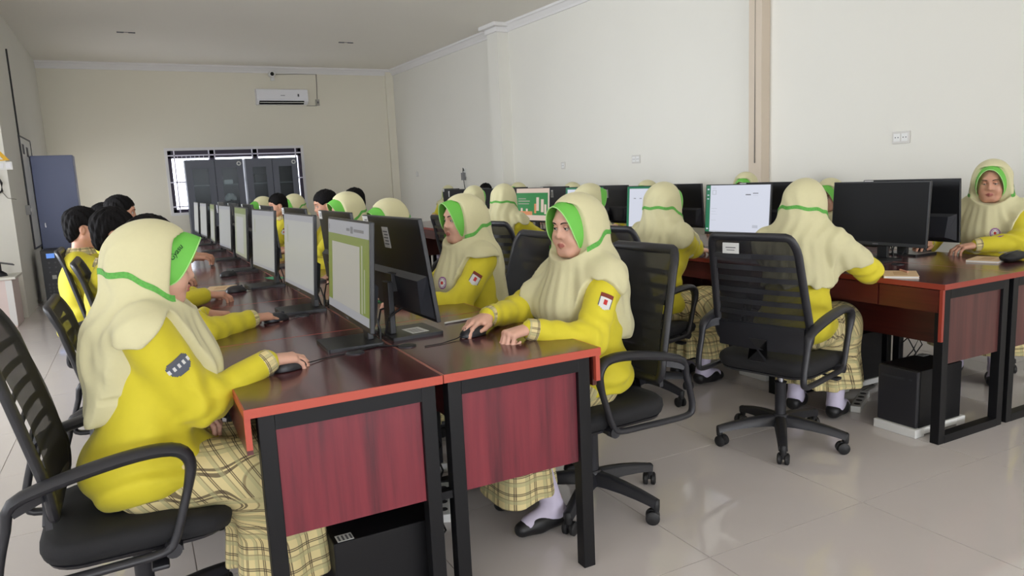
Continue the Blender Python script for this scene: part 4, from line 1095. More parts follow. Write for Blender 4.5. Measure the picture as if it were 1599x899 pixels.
app2 = [(0, 0, 1, 1, W1), (0, 0, 0.05, 1, GR), (0.0, 0.95, 1, 1, GR), (0.15, 0.70, 0.2, 0.715, DK), (0.28, 0.70, 0.33, 0.715, DK), (0.4, 0.70, 0.46, 0.715, DK)]
poster = [(0, 0, 1, 1, PC), (0, 0.16, 0.96, 0.86, PG), (0.06, 0.66, 0.30, 0.69, GP), (0.06, 0.58, 0.42, 0.62, GP), (0.06, 0.50, 0.40, 0.53, GP), (0.62, 0.30, 0.70, 0.72, PC), (0.76, 0.26, 0.84, 0.66, PC), (0.56, 0.22, 0.62, 0.52, PO), (0.86, 0.2, 0.92, 0.5, PC), (0.10, 0.16, 0.5, 0.28, PO), (0.14, 0.28, 0.2, 0.38, PC), (0.3, 0.28, 0.36, 0.36, PC)]
off = [(0, 0, 1, 1, M_dark)]
PM = {}
def monitor(kind, x, y, rz, label, group, tilt=0.10):
    key = (kind, tilt)
    if key in PM: o = copy_tree(PM[key])
    else: o = PM[key] = make_monitor(dict(doc=doc, plain=plain, plain2=plain2, app=app, app2=app2, poster=poster, off=off)[kind], tilt)
    place(o, (x, y, T), rz, label, group); o['category'] = 'monitor'
    return o
GM = 'computer monitors'
YL = [2.58, 3.46, 4.50, 5.50, 6.50, 7.55, 8.55, 9.55]
kinds = ['doc', 'plain', 'plain', 'plain2', 'plain', 'plain2', 'plain', 'plain']
for k, y in enumerate(YL):
    t_ = ['black monitor with a lit document on its green-edged screen, nearest on the left row', 'black monitor with a pale grey lit page, second along the left row'][k] if k < 2 else 'black monitor with a pale lit screen, %s along the left row' % ORD[k]
    monitor(kinds[k], 0.665, y, PI+(-0.02, 0.02, 0.05, 0, 0.04, -0.03, 0.02, 0)[k], t_, GM, 0.07)
YQ = [2.62, 3.50, 4.50, 5.52, 6.50, 7.50, 8.50]
for k, y in enumerate(YQ):
    monitor('off' if k else 'off', 0.865, y, (0.03, 0, 0.03, -0.02, 0, 0.02, 0)[k], 'black monitor seen from behind with white stickers, nearest in the left cluster' if k == 0 else 'black monitor seen from behind, %s along the back-to-back left cluster' % ORD[k], GM, 0.13 if k == 0 else 0.08)
YR = [2.76, 3.87, 4.85, 5.85, 6.85, 7.85, 8.85]
kr = ['off', 'app', 'app2', 'app2', 'poster', 'off', 'off']
for k, y in enumerate(YR):
    t_ = ['black monitor with its screen switched off on the near right desk', 'monitor with a bright white page and green side bar', 'monitor with a bright white page partly behind the girl with her hand on the desk', 'monitor with a white page and dotted line, far aisle side', 'monitor showing a green and cream poster', 'dark monitor beyond the green poster screen', 'farthest dark monitor on the aisle side of the right cluster'][k]
    monitor(kr[k], 3.80, y, PI+(0.0, 0.03, 0.03, 0.05, 0.12, 0, 0)[k], t_, GM, 0.06)
YS = [2.80, 3.87, 4.90, 5.90, 6.95, 7.9, 8.9, 9.9]
for k, y in enumerate(YS):
    monitor('off', 4.14, y, (0, 0, 0, 0, 0, 0.05, 0, 0)[k], 'black monitor seen from behind in front of the girl at the right edge' if k == 0 else 'black monitor back, %s along the wall side of the right cluster' % ORD[k], GM, 0.06)

# ------------------------------------------------------------------ chairs
pc = make_chair(); chair_used = False
def chair(x, y, rz, label, star=0.0):
    global chair_used
    o = copy_tree(pc) if chair_used else pc; chair_used = True
    place(o, (x, y, 0), rz, label, 'office chairs'); o['category'] = 'chair'
    for c in o.children:
        n = c.name.split('.')[0]
        if n in ('base_leg', 'castor', 'base_hub'): c.rotation_euler = (0, 0, star-rz)
    return o
D_ = math.radians
chair(-0.09, 2.33, 0.0, 'black office chair with a tall back under the girl nearest on the left', D_(40))
chair(1.56, 2.40, PI+0.05, 'black office chair under the girl holding a mouse at the near desk', D_(2))
chair(2.70, 2.46, D_(15), 'black slatted mesh office chair with a small white card, seen from behind', D_(9))
chair(2.64, 3.45, D_(10), 'black office chair behind the mesh chair, girl with outstretched hand on it', D_(60))
chair(1.62, 3.42, PI, 'black office chair of the girl with the round emblem at the second desk', D_(20))
chair(1.60, 4.42, PI-0.1, 'black office chair third along the middle aisle facing the monitors backs', D_(30))
chair(-0.02, 3.24, 0.0, 'black office chair with a slotted back, second along the left wall side', D_(25)).scale = (1, 1, 0.92)
chair(0.02, 4.08, 0.0, 'black office chair, third along the left wall side', D_(5))
chair(-0.12, 5.04, 0.0, 'black office chair, fourth along the left wall side', D_(50))
chair(2.46, 4.65, D_(15), 'black office chair with a white card on its back, beyond the near aisle chairs', D_(33))
chair(2.62, 5.85, D_(5), 'black office chair under the girl at the green poster screen', D_(15))
chair(4.92, 2.72, PI+0.25, 'black office chair at the right edge under the girl facing the camera', D_(15))
chair(4.93, 3.86, PI, 'black office chair, second along the right wall', D_(44))
chair(4.93, 4.82, PI, 'black office chair, third along the right wall', D_(24))

# ------------------------------------------------------------------ people
def person_at(o, x, y, rz, label, scale=1.0):
    o.location = (x, y, 0); o.rotation_euler = (0, 0, rz); o.scale = (scale,)*3
    o['label'] = label; o['category'] = 'person'; o['group'] = 'students at the computers'
    return o
def loc(x, y, rz, p):
    c, s = math.cos(rz), math.sin(rz); dx, dy = p[0]-x, p[1]-y
    return (dx*c+dy*s, -dx*s+dy*c, p[2])
def ldir(rz, d):
    c, s = math.cos(rz), math.sin(rz); return (d[0]*c+d[1]*s, -d[0]*s+d[1]*c, d[2])
def H(x, y, rz, wrist, d, k, pole=None, up=None):
    r = dict(w=loc(x, y, rz, wrist), d=ldir(rz, d), k=k)
    if pole: r['pole'] = ldir(rz, pole)
    if up: r['up'] = ldir(rz, up)
    return r

x, y, rz = -0.06, 2.34, 0.0
person_at(make_person('person', True, lean=0.065, head=(-3, 9, 0), rh=H(x, y, rz, (0.322, 2.31, 0.822), (0.92, 0.42, -0.10), 'mouse', pole=(-0.9, -0.35, -0.9)), lh=H(x, y, rz, (0.085, 2.43, 0.70), (0.75, -0.55, -0.5), 'relax'),
    seed=1, hem=(0.20, -0.02, 0.27), hx=(0.085, 0.165), arm_badges='R', chest_badge=False, visor_text=True, shz=0.02, vis=108), x, y, rz, 'girl in cream hijab and yellow shirt, seen in profile, closest on the left')
x, y, rz = 1.57, 2.42, PI
person_at(make_person('person', True, lean=0.02, head=(14, 3, 0), rh=H(x, y, rz, (1.148, 2.462, 0.832), (-1, -0.40, -0.14), 'mouse', pole=(0.2, 0.6, -0.5)), lh=H(x, y, rz, (1.195, 2.225, 0.816), (-1, -0.05, -0.1), 'fist', pole=(0.5, -0.45, -0.8)),
    seed=2, hem=(0.23, 0.03, 0.30), hx=(0.105, 0.185), arm_badges='L', chest_badge=False, eyes='half', feet=0.25), x, y, rz, 'girl in cream hijab with her hand on a black mouse at the near desk')
x, y, rz = 1.50, 3.37, PI
person_at(make_person('person', True, lean=0.02, head=(8, 0, 0), rh=H(x, y, rz, (1.12, 3.50, 0.81), (-1, -0.3, -0.1), 'type'), lh=H(x, y, rz, (1.10, 3.20, 0.81), (-1, 0.2, -0.1), 'type', pole=(0.5, -0.3, -0.8)),
    seed=3, hem=(0.30, 0.02, 0.30), hx=(0.085, 0.165), arm_badges='L', res=1.25), x, y, rz, 'girl in cream hijab with a round emblem on her chest at the second desk', 1.0)
x, y, rz = 2.86, 2.53, D_(22)
person_at(make_person('person', True, lean=0.09, head=(8, 8, 6), turn=6, rh=H(x, y, rz, (3.36, 2.57, 0.825), (0.5, 0.8, -0.1), 'relax', pole=(0.3, -0.8, -0.6)), lh=H(x, y, rz, (3.24, 2.70, 0.82), (0.4, -0.9, -0.1), 'relax', pole=(0.2, 0.9, -0.4)),
    seed=4, hem=(0.2, 0.15, 0.24), hx=(0.15, 0.25), arm_badges='', chest_badge=False, res=1.1), x, y, rz, 'girl seen from behind with folded arms at the switched off monitor')
x, y, rz = 2.74, 3.50, D_(8)
person_at(make_person('person', True, lean=0.10, head=(6, 4, 0), rh=H(x, y, rz, (3.26, 3.66, 0.815), (0.9, 0.3, -0.1), 'flat', pole=(-0.2, -0.8, -0.7)), lh=H(x, y, rz, (3.22, 3.86, 0.815), (1, -0.2, -0.1), 'flat'),
    seed=5, hem=(0.2, 0.02, 0.28), hx=(0.09, 0.17), arm_badges='', chest_badge=False, res=1.15), x, y, rz, 'girl seen from behind with her hand on the desk at the bright white page')
x, y, rz = 4.82, 2.68, PI+0.32
person_at(make_person('person', True, lean=0.15, head=(6, 8, 0), tall=1.02, rh=H(x, y, rz, (4.37, 2.82, 0.815), (-0.95, -0.1, -0.1), 'mouse', pole=(0.3, 0.7, -0.5)), lh=H(x, y, rz, (4.36, 2.53, 0.815), (-0.85, 0.5, -0.1), 'relax', pole=(0.5, -0.9, -0.2)),
    seed=6, hem=(0.27, 0.03, 0.28), hx=(0.10, 0.18), arm_badges='L', eyes='down', tone=1, res=1.0), x, y, rz, 'girl with lowered eyes facing the camera at the right edge', 1.02)
# the boys along the left wall side
x, y, rz = -0.05, 3.24, 0.0
person_at(make_person('person', False, lean=0.06, head=(0, 8, 0), rh=H(x, y, rz, (0.395, 3.20, 0.81), (0.95, 0.55, -0.08), 'flat', pole=(-0.1, -0.7, -0.6)), lh=H(x, y, rz, (0.24, 3.46, 0.81), (0.9, -0.3, -0.1), 'relax'),
    seed=7, arm_badges='L', tone=1, res=1.25), x, y, rz, 'dark haired boy hidden behind the closest girl, his forearm on the desk')
x, y, rz = -0.13, 4.05, 0.0
person_at(make_person('person', False, lean=0.0, head=(-3, 6, 0), rh=H(x, y, rz, (0.27, 4.0, 0.81), (1, 0.1, -0.1), 'relax', pole=(-0.3, -0.6, -0.6)), seed=8, arm_badges='', tone=1, res=1.35), x, y, rz, 'black haired boy with plaid collar just behind the closest girl', 1.02)
x, y, rz = -0.31, 5.02, 0.0
b1 = person_at(make_person('person', False, lean=0.0, head=(0, 4, 0), seed=9, arm_badges='', tone=1, res=1.5, rh=dict(w=(0.46, -0.14, 0.81), d=(1, 0.2, -0.1), k='type'), lh=dict(w=(0.46, 0.14, 0.81), d=(1, -0.2, -0.1), k='type')), x, y, rz, 'black haired boy leaning back, nearest to the blue cabinet', 1.02)
def again(o, x, y, rz, label, s_=1.0):
    return person_at(copy_tree(o), x, y, rz, label, s_)
again(b1, -0.12, 6.15, D_(-6), 'tall dark haired boy sitting higher than the rest of the left row', 1.065)
again(b1, -0.26, 7.2, D_(4), 'boy whose black hair shows between two boys of the left row', 1.02)
# second side of the left cluster, facing the boys
x, y, rz = 1.50, 4.42, PI
g1 = person_at(make_person('person', True, lean=0.05, head=(6, 16, 0), seed=11, hem=(0.24, 0.03, 0.28), arm_badges='L', res=1.5, rh=dict(w=(0.40, -0.13, 0.81), d=(1, 0.2, -0.1), k='type'), lh=dict(w=(0.40, 0.13, 0.81), d=(1, -0.2, -0.1), k='type')), x, y, rz, 'girl bending her head behind the nearest monitor back', 0.985)
x, y, rz = 1.48, 5.28, PI
person_at(make_person('person', True, lean=0.07, head=(8, 14, -4), seed=12, hem=(0.24, 0.03, 0.28), arm_badges='L', res=1.5, rh=dict(w=(0.42, -0.10, 0.81), d=(1, 0.3, -0.1), k='relax'), lh=dict(w=(0.42, 0.10, 0.81), d=(1, -0.3, -0.1), k='relax')), x, y, rz, 'girl with tilted head beside a boy in the middle of the left cluster', 1.02)
x, y, rz = 1.56, 6.22, PI
b2 = person_at(make_person('person', False, lean=0.07, head=(0, 10, 0), seed=13, arm_badges='L', tone=1, res=1.5, rh=dict(w=(0.44, -0.12, 0.81), d=(1, 0.2, -0.1), k='relax'), lh=dict(w=(0.44, 0.10, 0.81), d=(1, -0.2, -0.1), k='relax')), x, y, rz, 'boy with his face turned to the monitors beside the tilted girl', 1.04)
again(b2, 2.02, 7.0, PI, 'boy whose black hair shows above the tilted girl', 1.04)
again(b2, 1.50, 8.2, PI+0.15, 'boy in front of the glass cabinets looking down', 1.02)
again(g1, 1.44, 9.0, PI-0.05, 'girl with green visor in front of the glass cabinets', 0.99)
again(g1, 1.78, 8.9, PI, 'girl half hidden behind the boy at the glass cabinets', 1.0)
# aisle side of the right cluster, seen from behind
x, y, rz = 2.92, 4.55, D_(4)
g2 = person_at(make_person('person', True, lean=0.07, head=(-8, 4, 0), seed=14, hem=(0.22, 0.03, 0.28), arm_badges='', chest_badge=False, res=1.5, rh=dict(w=(0.40, -0.14, 0.81), d=(1, 0.2, -0.1), k='type'), lh=dict(w=(0.40, 0.13, 0.81), d=(1, -0.2, -0.1), k='type')), x, y, rz, 'girl seen from behind at the white page with a dotted line', 1.0)
x, y, rz = 2.80, 5.62, D_(30)
person_at(make_person('person', True, lean=0.04, head=(4, 4, 0), seed=15, hem=(0.22, 0.02, 0.26), hx=(0.09, 0.17), arm_badges='', chest_badge=False, res=1.3, rh=dict(w=(0.42, -0.12, 0.82), d=(1, 0.2, -0.1), k='type', pole=(-0.1, -0.8, -0.6)), lh=dict(w=(0.40, 0.13, 0.81), d=(1, -0.2, -0.1), k='type')), x, y, rz, 'girl seen from behind at the green poster screen', 1.015)
again(g2, 3.02, 6.75, D_(36), 'girl seen from behind just past the girl at the poster screen', 1.005)
# wall side of the right cluster, faces above the monitors
again(g1, 4.86, 3.90, PI+0.1, 'girl whose hijab peeks over the switched off monitor', 0.965)
again(g1, 4.92, 4.86, PI+0.35, 'girl whose green visor shows above the bright white page', 1.02)
again(g1, 4.90, 6.20, PI, 'girl peeking above the partly hidden white page', 0.985)
again(g1, 4.90, 7.68, PI, 'girl whose cream hijab shows above the dotted line page', 0.985)
again(g1, 4.90, 9.10, PI, 'girl whose cream hijab shows above the poster screen', 1.0)
again(b2, 4.86, 10.05, PI+0.2, 'black haired student beyond the poster screen', 1.01)
again(g1, 4.72, 11.35, PI+0.75, 'girl facing the camera farthest away by the right wall', 0.995)
print('T people', time.time()-T0)

# ------------------------------------------------------------------ things on and under the desks
pmouse = make_mouse(); mouse_used = False
def mouse(x, y, rz, label, z=T):
    global mouse_used
    o = copy_tree(pmouse) if mouse_used else pmouse; mouse_used = True
    place(o, (x, y, z), rz, label, 'computer mice'); o['category'] = 'mouse'
mouse(0.388, 2.338, D_(25), 'black mouse under the hand of the closest girl on the left')
mouse(1.062, 2.412, PI+0.25, 'black wired mouse held by the girl at the near desk')
mouse(0.50, 3.25, D_(20), 'black mouse under the outstretched hand on the second desk')
mouse(0.466, 4.357, D_(10), 'black mouse lying beside the notebook on the left row')
mouse(0.52, 5.22, D_(10), 'black mouse in front of the fourth screen on the left row')
mouse(4.295, 2.80, PI+0.1, 'black mouse under the hand of the girl at the right edge')
mouse(3.70, 2.84, D_(20), 'black mouse beside the stand of the switched off monitor')
mouse(3.60, 4.05, D_(10), 'black mouse below the bright white page')
nb = place(make_notebook(), (0.40, 4.53, T), D_(75), 'kraft notebook lying open-side down beside a mouse on the left row', 'notebooks'); nb['category'] = 'notebook'
nb2 = place(copy_tree(nb), (3.352, 2.305, T), D_(38), 'kraft notebook with a pen on it at the corner of the right desk', 'notebooks')
nb3 = place(copy_tree(nb), (4.13, 2.33, T), D_(15), 'notebook partly under the black pencil case', 'notebooks')
pn = place(make_pen(M_white, 0.17), (1.145, 2.70, T+0.0045), D_(8), 'white pen on the near desk behind the mouse hand', 'pens'); pn['category'] = 'pen'
p2_ = make_pen(mat('pinkish_pen_barrel', rgb(206, 150, 128), 0.4), 0.10); place(p2_, (3.42, 2.335, T+0.0155), D_(58), 'pinkish pen lying on the kraft notebook', 'pens'); p2_['category'] = 'pen'
p3_ = place(copy_tree(p2_), (3.50, 4.10, T+0.0045), D_(20), 'pen on the desk below the bright white page', 'pens')
bag = MB(); vs = []; fs = []; n = 14
for i in range(9):
    t = i/8; xx = -0.11+0.22*t; k = (1-abs(2*t-1)**4)**0.5*0.9+0.1
    for a in range(n):
        q = 2*PI*a/n; vs.append((xx, 0.042*k*math.cos(q), max(0.0, 0.032+0.034*k*math.sin(q))))
for i in range(8):
    for a in range(n): fs.append((i*n+a, i*n+(a+1) % n, (i+1)*n+(a+1) % n, (i+1)*n+a))
fs += [tuple(range(n)), tuple(8*n+a for a in range(n))]
bag.add(vs, fs)
bo = bag.build('pencil_case', mat('black_pouch_fabric', rgb(26, 26, 28), 0.7, bump=0.4, bscale=300), None, True); place(bo, (4.20, 2.235, T+0.003), D_(12), 'soft black pencil case at the right edge of the desk'); bo['category'] = 'pencil case'; bo.scale = (1.15, 1.1, 0.72)
MB().tube([(-0.10, 0, 0.066), (-0.03, 0, 0.0685), (0.05, 0, 0.0685), (0.10, 0, 0.064)], 0.0022, 5).build('zip', M_ink, bo)
g_ = MB().box(-0.045, 0.045, -0.075, 0.075, 0, 0.0012).build('paper_slip', M_green); place(g_, (0.765, 4.86, T), 0.2, 'green paper slip between the monitor stands of the left cluster'); g_['category'] = 'paper'
ph = empty('phone', (1.0, 3.50, T), 0.5, 'phone with a green case on the second desk', 'phone')
MB().box(-0.036, 0.036, -0.075, 0.075, 0, 0.009, 0.003).build('body', M_green, ph); MB().box(-0.033, 0.033, -0.07, 0.07, 0.009, 0.0096).build('display', M_dark, ph)
lb = MB(); lb.box(-0.035, 0.035, -0.05, 0.05, 0, 0.0006); lb.cur = 1
for k in range(5): lb.box(-0.025, 0.02, -0.035+0.014*k, -0.030+0.014*k, 0.0006, 0.0008)
lbo = lb.build('paper_label', [M_paper, M_ink]); place(lbo, (0.905, 2.60, T+0.0122), 0.1, 'white printed label lying on the nearest rear-facing monitor stand'); lbo['category'] = 'label'
for k, (x, y, t_) in enumerate(((0.622, 2.425, 'flat grey cable grommet in front of the nearest left monitor stand'), (0.805, 2.41, 'flat grey cable grommet beside the nearest rear-facing monitor stand'), (0.62, 3.30, 'flat cable grommet by the second monitor stand on the left row'), (3.70, 2.56, 'flat cable grommet by the switched off monitor'))):
    gm = MB(); gm.lathe([(0, 0), (0.032, 0), (0.032, 0.003), (0.028, 0.0045), (0.012, 0.0035), (0, 0.0035)], 22)
    go = gm.build('cable_grommet', M_plast2, None, True); place(go, (x, y, T), 0, t_, 'cable grommets'); go['category'] = 'grommet'
cds = MB().tube([(0.78, 2.42, T+0.003), (0.72, 2.47, T+0.003), (0.66, 2.45, T+0.003), (0.60, 2.44, T+0.003)], 0.003, 6)
co = cds.build('desk_cable', M_cable, None, True); tag(co, 'black cable between the two nearest monitor stands', 'cable')
# computers under the desks
pt = make_tower(); stn = make_stand(); tw_used = st_used = False
def tower(x, y, rz, label, stand=True):
    global tw_used, st_used
    o = copy_tree(pt) if tw_used else pt
    if stand:
        s_ = stn.copy() if st_used else stn
        if st_used: C.objects.link(s_)
        st_used = True
        place(s_, (x, y, 0), rz, label.replace('computer tower', 'plastic stand below the computer tower').replace('black ', 'white ', 1), 'tower stands'); s_['category'] = 'stand'
    tw_used = True
    place(o, (x, y, 0.045 if stand else 0), rz, label, 'computer towers'); o['category'] = 'tower'
    return o
tower(0.585, 2.18, 0, 'black computer tower under the closest left desk', False).scale = (1, 1.25, 0.80)
tower(3.45, 2.24, PI, 'black computer tower under the near right desk')
tower(3.78, 2.92, PI, 'black computer tower deeper under the near right desk')
tower(3.62, 3.35, PI, 'black computer tower under the second right desk')
tower(0.97, 3.15, 0, 'black computer tower under the second desk of the left cluster')
tower(3.62, 4.4, PI, 'black computer tower under the third right desk')
def strip(x, y, rz, label, z=0.0):
    r = empty('power_strip', (x, y, z), rz, label, 'power strip', 'power strips')
    MB().box(-0.16, 0.16, -0.026, 0.026, 0, 0.035, 0.004).build('body', M_white, r)
    for k in range(4): MB().lathe([(0, 0.0355), (0.017, 0.0355), (0.017, 0.036), (0, 0.036)], 14, Matrix.Translation((-0.11+0.07*k, 0, 0))).build('socket', M_plast2, r)
    MB().tube([(0.16, 0, 0.015), (0.25, 0.03, 0.006), (0.40, -0.02, 0.006), (0.5, 0.08, 0.006)], 0.004, 6).build('cord', M_cable, r, True)
strip(0.60, 2.62, 0.2, 'white power strip on the floor behind the closest tower')
strip(3.50, 2.62, 0.5, 'white power strip on the floor under the near right desk')
strip(1.02, 2.72, 1.2, 'white power strip beside the mouse girl under her desk')
for k, (x, y, t_) in enumerate(((0.78, 2.18, 'tangle of black cables hanging between the two near desks'), (0.74, 2.45, 'tangle of cables above the closest tower'), (3.74, 2.5, 'black cables hanging below the near right desk'))):
    mb = MB()
    for q in range(4):
        pts = []
        for i in range(7):
            pts.append((x+0.02*math.sin(i*1.9+q*2), y+0.06*math.sin(i*1.3+q), 0.62-0.10*i+0.02*math.cos(q*3+i)))
        mb.tube([(p[0], p[1], max(p[2], 0.005)) for p in pts], 0.0035, 6)
    tag(mb.build('cable_bundle', M_cable, None, True), t_, 'cables', 'cable bundles')
br = MB().box(0.744, 0.782, 2.0, 2.03, 0.375, 0.40); tag(br.build('joining_bracket', M_metal), 'small black bracket joining the legs of the two near desks', 'bracket')

# ------------------------------------------------------------------ wall and back-of-room things
ac = empty('air_conditioner', (2.79, YB, 2.95), 0, 'white split air conditioner high on the back wall', 'air conditioner')
mb = MB(); mb.prism([(0, 0.0), (-0.13, 0.0), (-0.20, 0.05), (-0.215, 0.10), (-0.205, 0.27), (-0.17, 0.285), (0, 0.285)], 0, -0.48, 0.48); mb.build('housing', M_ac, ac)
MB().prism([(-0.135, 0.0), (-0.205, 0.05), (-0.206, 0.062), (-0.13, 0.012)], 0, -0.44, 0.40).build('air_outlet', M_dark, ac)
MB().box(-0.43, 0.40, -0.196, -0.190, 0.028, 0.036).build('louvre', M_white, ac)
MB().box(0.28, 0.31, -0.2165, -0.213, 0.14, 0.19).build('indicator', M_ink, ac)
MB().box(-0.04, 0.04, -0.2165, -0.213, 0.155, 0.165).build('maker_mark', M_ink, ac)
cc = empty('security_camera', (2.66, YB, 3.50), 0, 'white dome eyed security camera above the air conditioner', 'camera')
MB().box(-0.035, 0.035, -0.04, 0, -0.09, -0.02, 0.004).build('mount', M_white, cc)
MB().lathe([(0, 0.0), (0.055, 0.0), (0.06, 0.02), (0.06, 0.11), (0.052, 0.125), (0, 0.125)], 20, Matrix.Translation((-0.02, -0.02, 0.02)) @ Matrix.Rotation(PI/2, 4, 'X')).build('camera_body', M_white, cc, True)
MB().lathe([(0, 0.126), (0.036, 0.126), (0.03, 0.134), (0, 0.138)], 18, Matrix.Translation((-0.02, -0.02, 0.02)) @ Matrix.Rotation(PI/2, 4, 'X')).build('lens', M_dark, cc, True)
jb = empty('junction_box', (3.49, YB, 3.0), 0, 'grey isolator box on the back wall right of the air conditioner', 'switch')
MB().box(-0.035, 0.035, -0.05, 0, -0.06, 0.06, 0.004).build('box', mat('grey_box', rgb(170, 165, 155), 0.5), jb); MB().box(-0.012, 0.012, -0.058, -0.05, -0.02, 0.02).build('rocker', M_ink, jb)
MB().tube([(3.51, YB-0.008, 3.60), (3.505, YB-0.008, 3.35), (3.49, YB-0.008, 3.07)], 0.007, 6).build('cable_run', M_gcable, None, True)
tag(bpy.data.objects['cable_run'], 'grey cable running down the back wall to the isolator box', 'cable')
c2 = MB().tube([(2.73, YB-0.008, 3.53), (3.1, YB-0.008, 3.545), (3.51, YB-0.008, 3.55)], 0.005, 6).build('camera_cable', M_gcable, None, True); tag(c2, 'thin cable from the security camera along the back wall', 'cable')
c3 = MB().tube([(3.27, YB-0.008, 2.94), (3.48, YB-0.008, 2.94)], 0.005, 6).build('conditioner_cable', M_gcable, None, True); tag(c3, 'thin cable from the air conditioner to the isolator box', 'cable')
for k, (x, y, t_) in enumerate(((0.18, 12.19, 'small twin ceiling hook over the left side'), (3.40, 12.25, 'small twin ceiling hook over the middle of the room'))):
    mb = MB().box(-0.12, -0.03, -0.012, 0.012, -0.012, 0.003).box(0.03, 0.12, -0.012, 0.012, -0.012, 0.003).box(-0.03, 0.03, -0.008, 0.008, -0.005, 0.003)
    o = mb.build('ceiling_hook', M_ink); place(o, (x, y, ZC), 0, t_, 'ceiling hooks'); o['category'] = 'hook'
# sockets on the right wall
def socket(s_, z, label, wd=0.075, double=False):
    P = rw(s_, 0, z); r = empty('wall_socket', P, math.atan2(RWD.y, RWD.x), label, 'socket', 'wall sockets')
    MB().box(-wd, wd, -0.014, 0, -0.05, 0.05, 0.003).build('cover_plate', mat('socket_plate', rgb(205, 202, 196), 0.45), r)
    for k in ((-1, 1) if double else (0,)):
        MB().box(k*wd*0.45-0.028, k*wd*0.45+0.028, -0.0165, -0.014, -0.032, 0.032, 0.001).build('insert', M_white, r)
        for e in (-0.012, 0.012): MB().box(k*wd*0.45+e-0.004, k*wd*0.45+e+0.004, -0.0172, -0.0165, -0.005, 0.005).build('contact', M_ink, r)
socket(6.11, 1.48, 'single wall socket on the right wall after the white pilaster', 0.045)
socket(7.67, 1.50, 'double wall socket on the right wall above the middle monitors', 0.075, True)
socket(11.03, 1.53, 'double wall socket on the right wall high over the near right desks', 0.075, True)
socket(1.0, 1.50, 'single wall socket near the back corner of the right wall', 0.045)
s5 = rw(3.07, 0.0, 1.44); pl = empty('plug_adapter', s5, math.atan2(RWD.y, RWD.x), 'grey plug adapter with hanging cord on the right wall', 'plug')
MB().box(-0.05, 0.05, -0.014, 0, -0.05, 0.10, 0.003).build('socket_plate', M_white, pl); MB().box(-0.03, 0.05, -0.07, -0.014, -0.10, 0.03, 0.006).build('adapter', mat('grey_adapter', rgb(120, 120, 122), 0.5), pl)
MB().tube([(0.02, -0.05, 0.03), (0.03, -0.05, 0.11), (0.05, -0.045, 0.06)], 0.008, 6).build('plug', M_cable, pl, True)
MB().tube([(0.03, -0.05, -0.10), (0.06, -0.04, -0.3), (0.08, -0.02, -0.7), (0.08, -0.02, -1.2)], 0.007, 6).build('cord', M_cable, pl, True)
pw = MB(); P = rw(9.598, 0.128, 0); pw.tube([tuple(P+Vector((0, 0, 1.38))), tuple(P+Vector((0, 0, 1.75))), tuple(P+Vector((0, 0, 2.4))), tuple(P+Vector((0, 0, ZC-0.15)))], [0.006, 0.004, 0.002, 0.002], 6)
tag(pw.build('pilaster_cord', M_gcable, None, True), 'thin dark cord down the tan pilaster', 'cord')
# glass door cabinets under the window
def cabinet(x0, x1, label, dark):
    r = empty('steel_cabinet', ((x0+x1)/2, 14.40, 0), 0, label, 'cabinet', 'glass door cabinets')
    w2 = (x1-x0)/2; Hh = 1.92
    mb = MB().box(-w2, w2, 0.38, 0.40, 0, Hh).box(-w2, -w2+0.02, 0.02, 0.38, 0, Hh).box(w2-0.02, w2, 0.02, 0.38, 0, Hh).box(-w2+0.02, w2-0.02, 0.02, 0.38, Hh-0.02, Hh).box(-w2+0.02, w2-0.02, 0.02, 0.38, 0, 0.10)
    mb.build('carcass', M_cab, r)
    for z in (0.55, 1.0, 1.45): MB().box(-w2+0.02, w2-0.02, 0.05, 0.38, z, z+0.02).build('shelf', M_trim if False else mat('shelf_grey', rgb(120, 122, 124), 0.5), r)
    MB().box(-w2+0.021, w2-0.021, 0.372, 0.379, 0.1, Hh-0.02).build('back_panel', M_cabin, r)
    for sg in (-1, 1):
        a, b = (0.004, w2-0.002) if sg > 0 else (-w2+0.002, -0.004)
        d = MB(); fw_ = 0.11
        d.box(a, b, 0, 0.02, 0.06, 0.40).box(a, b, 0, 0.02, Hh-0.16, Hh-0.01).box(a, a+fw_, 0, 0.02, 0.40, Hh-0.16).box(b-fw_, b, 0, 0.02, 0.40, Hh-0.16)
        do = d.build('door', M_cab, r)
        MB().box(a+fw_, b-fw_, 0.008, 0.012, 0.40, Hh-0.16).build('door_glass', M_cabglass, do)
        if sg > 0:
            hd = MB(); hd.lathe([(0.022, -0.004), (0.040, -0.004), (0.040, 0.004), (0.022, 0.004), (0.022, -0.004)], 20, Matrix.Translation((b-0.07, -0.006, Hh-0.085)), axis=1); hd.build('round_label', M_paper, do)
        hk = MB().box((a if sg > 0 else b)-0.012+0.03*sg, (a if sg > 0 else b)+0.012+0.03*sg, -0.02, 0, 0.95, 1.1, 0.003); hk.build('handle', M_chrome, do)
    return r
cabinet(0.90, 1.885, 'charcoal glass door cabinet under the window, beside the bare window part', False)
cabinet(1.935, 2.875, 'charcoal glass door cabinet under the window, nearer the room corner', True)
def shelf_thing(name, cat, x, z, wx, hz, m, label):
    mb = MB().box(-wx/2, wx/2, -0.09, 0.09, 0, hz, min(0.012, hz*0.2)); o = mb.build(name, m, None, True); o.location = (x, 14.62, z); tag(o, label, cat)
shelf_thing('folded_cloth', 'cloth', 1.12, 1.02, 0.26, 0.06, M_paper, 'white folded cloth behind cabinet glass, next to the window light')
shelf_thing('storage_box', 'box', 1.66, 1.02, 0.28, 0.13, M_plast, 'black box on the middle cabinet shelf behind glass')
shelf_thing('storage_box', 'box', 2.20, 1.47, 0.22, 0.16, M_plast, 'dark box on the upper shelf of the corner-side cabinet')
shelf_thing('paper_bundle', 'papers', 1.62, 1.47, 0.16, 0.08, M_white, 'pale paper bundle on an upper cabinet shelf')
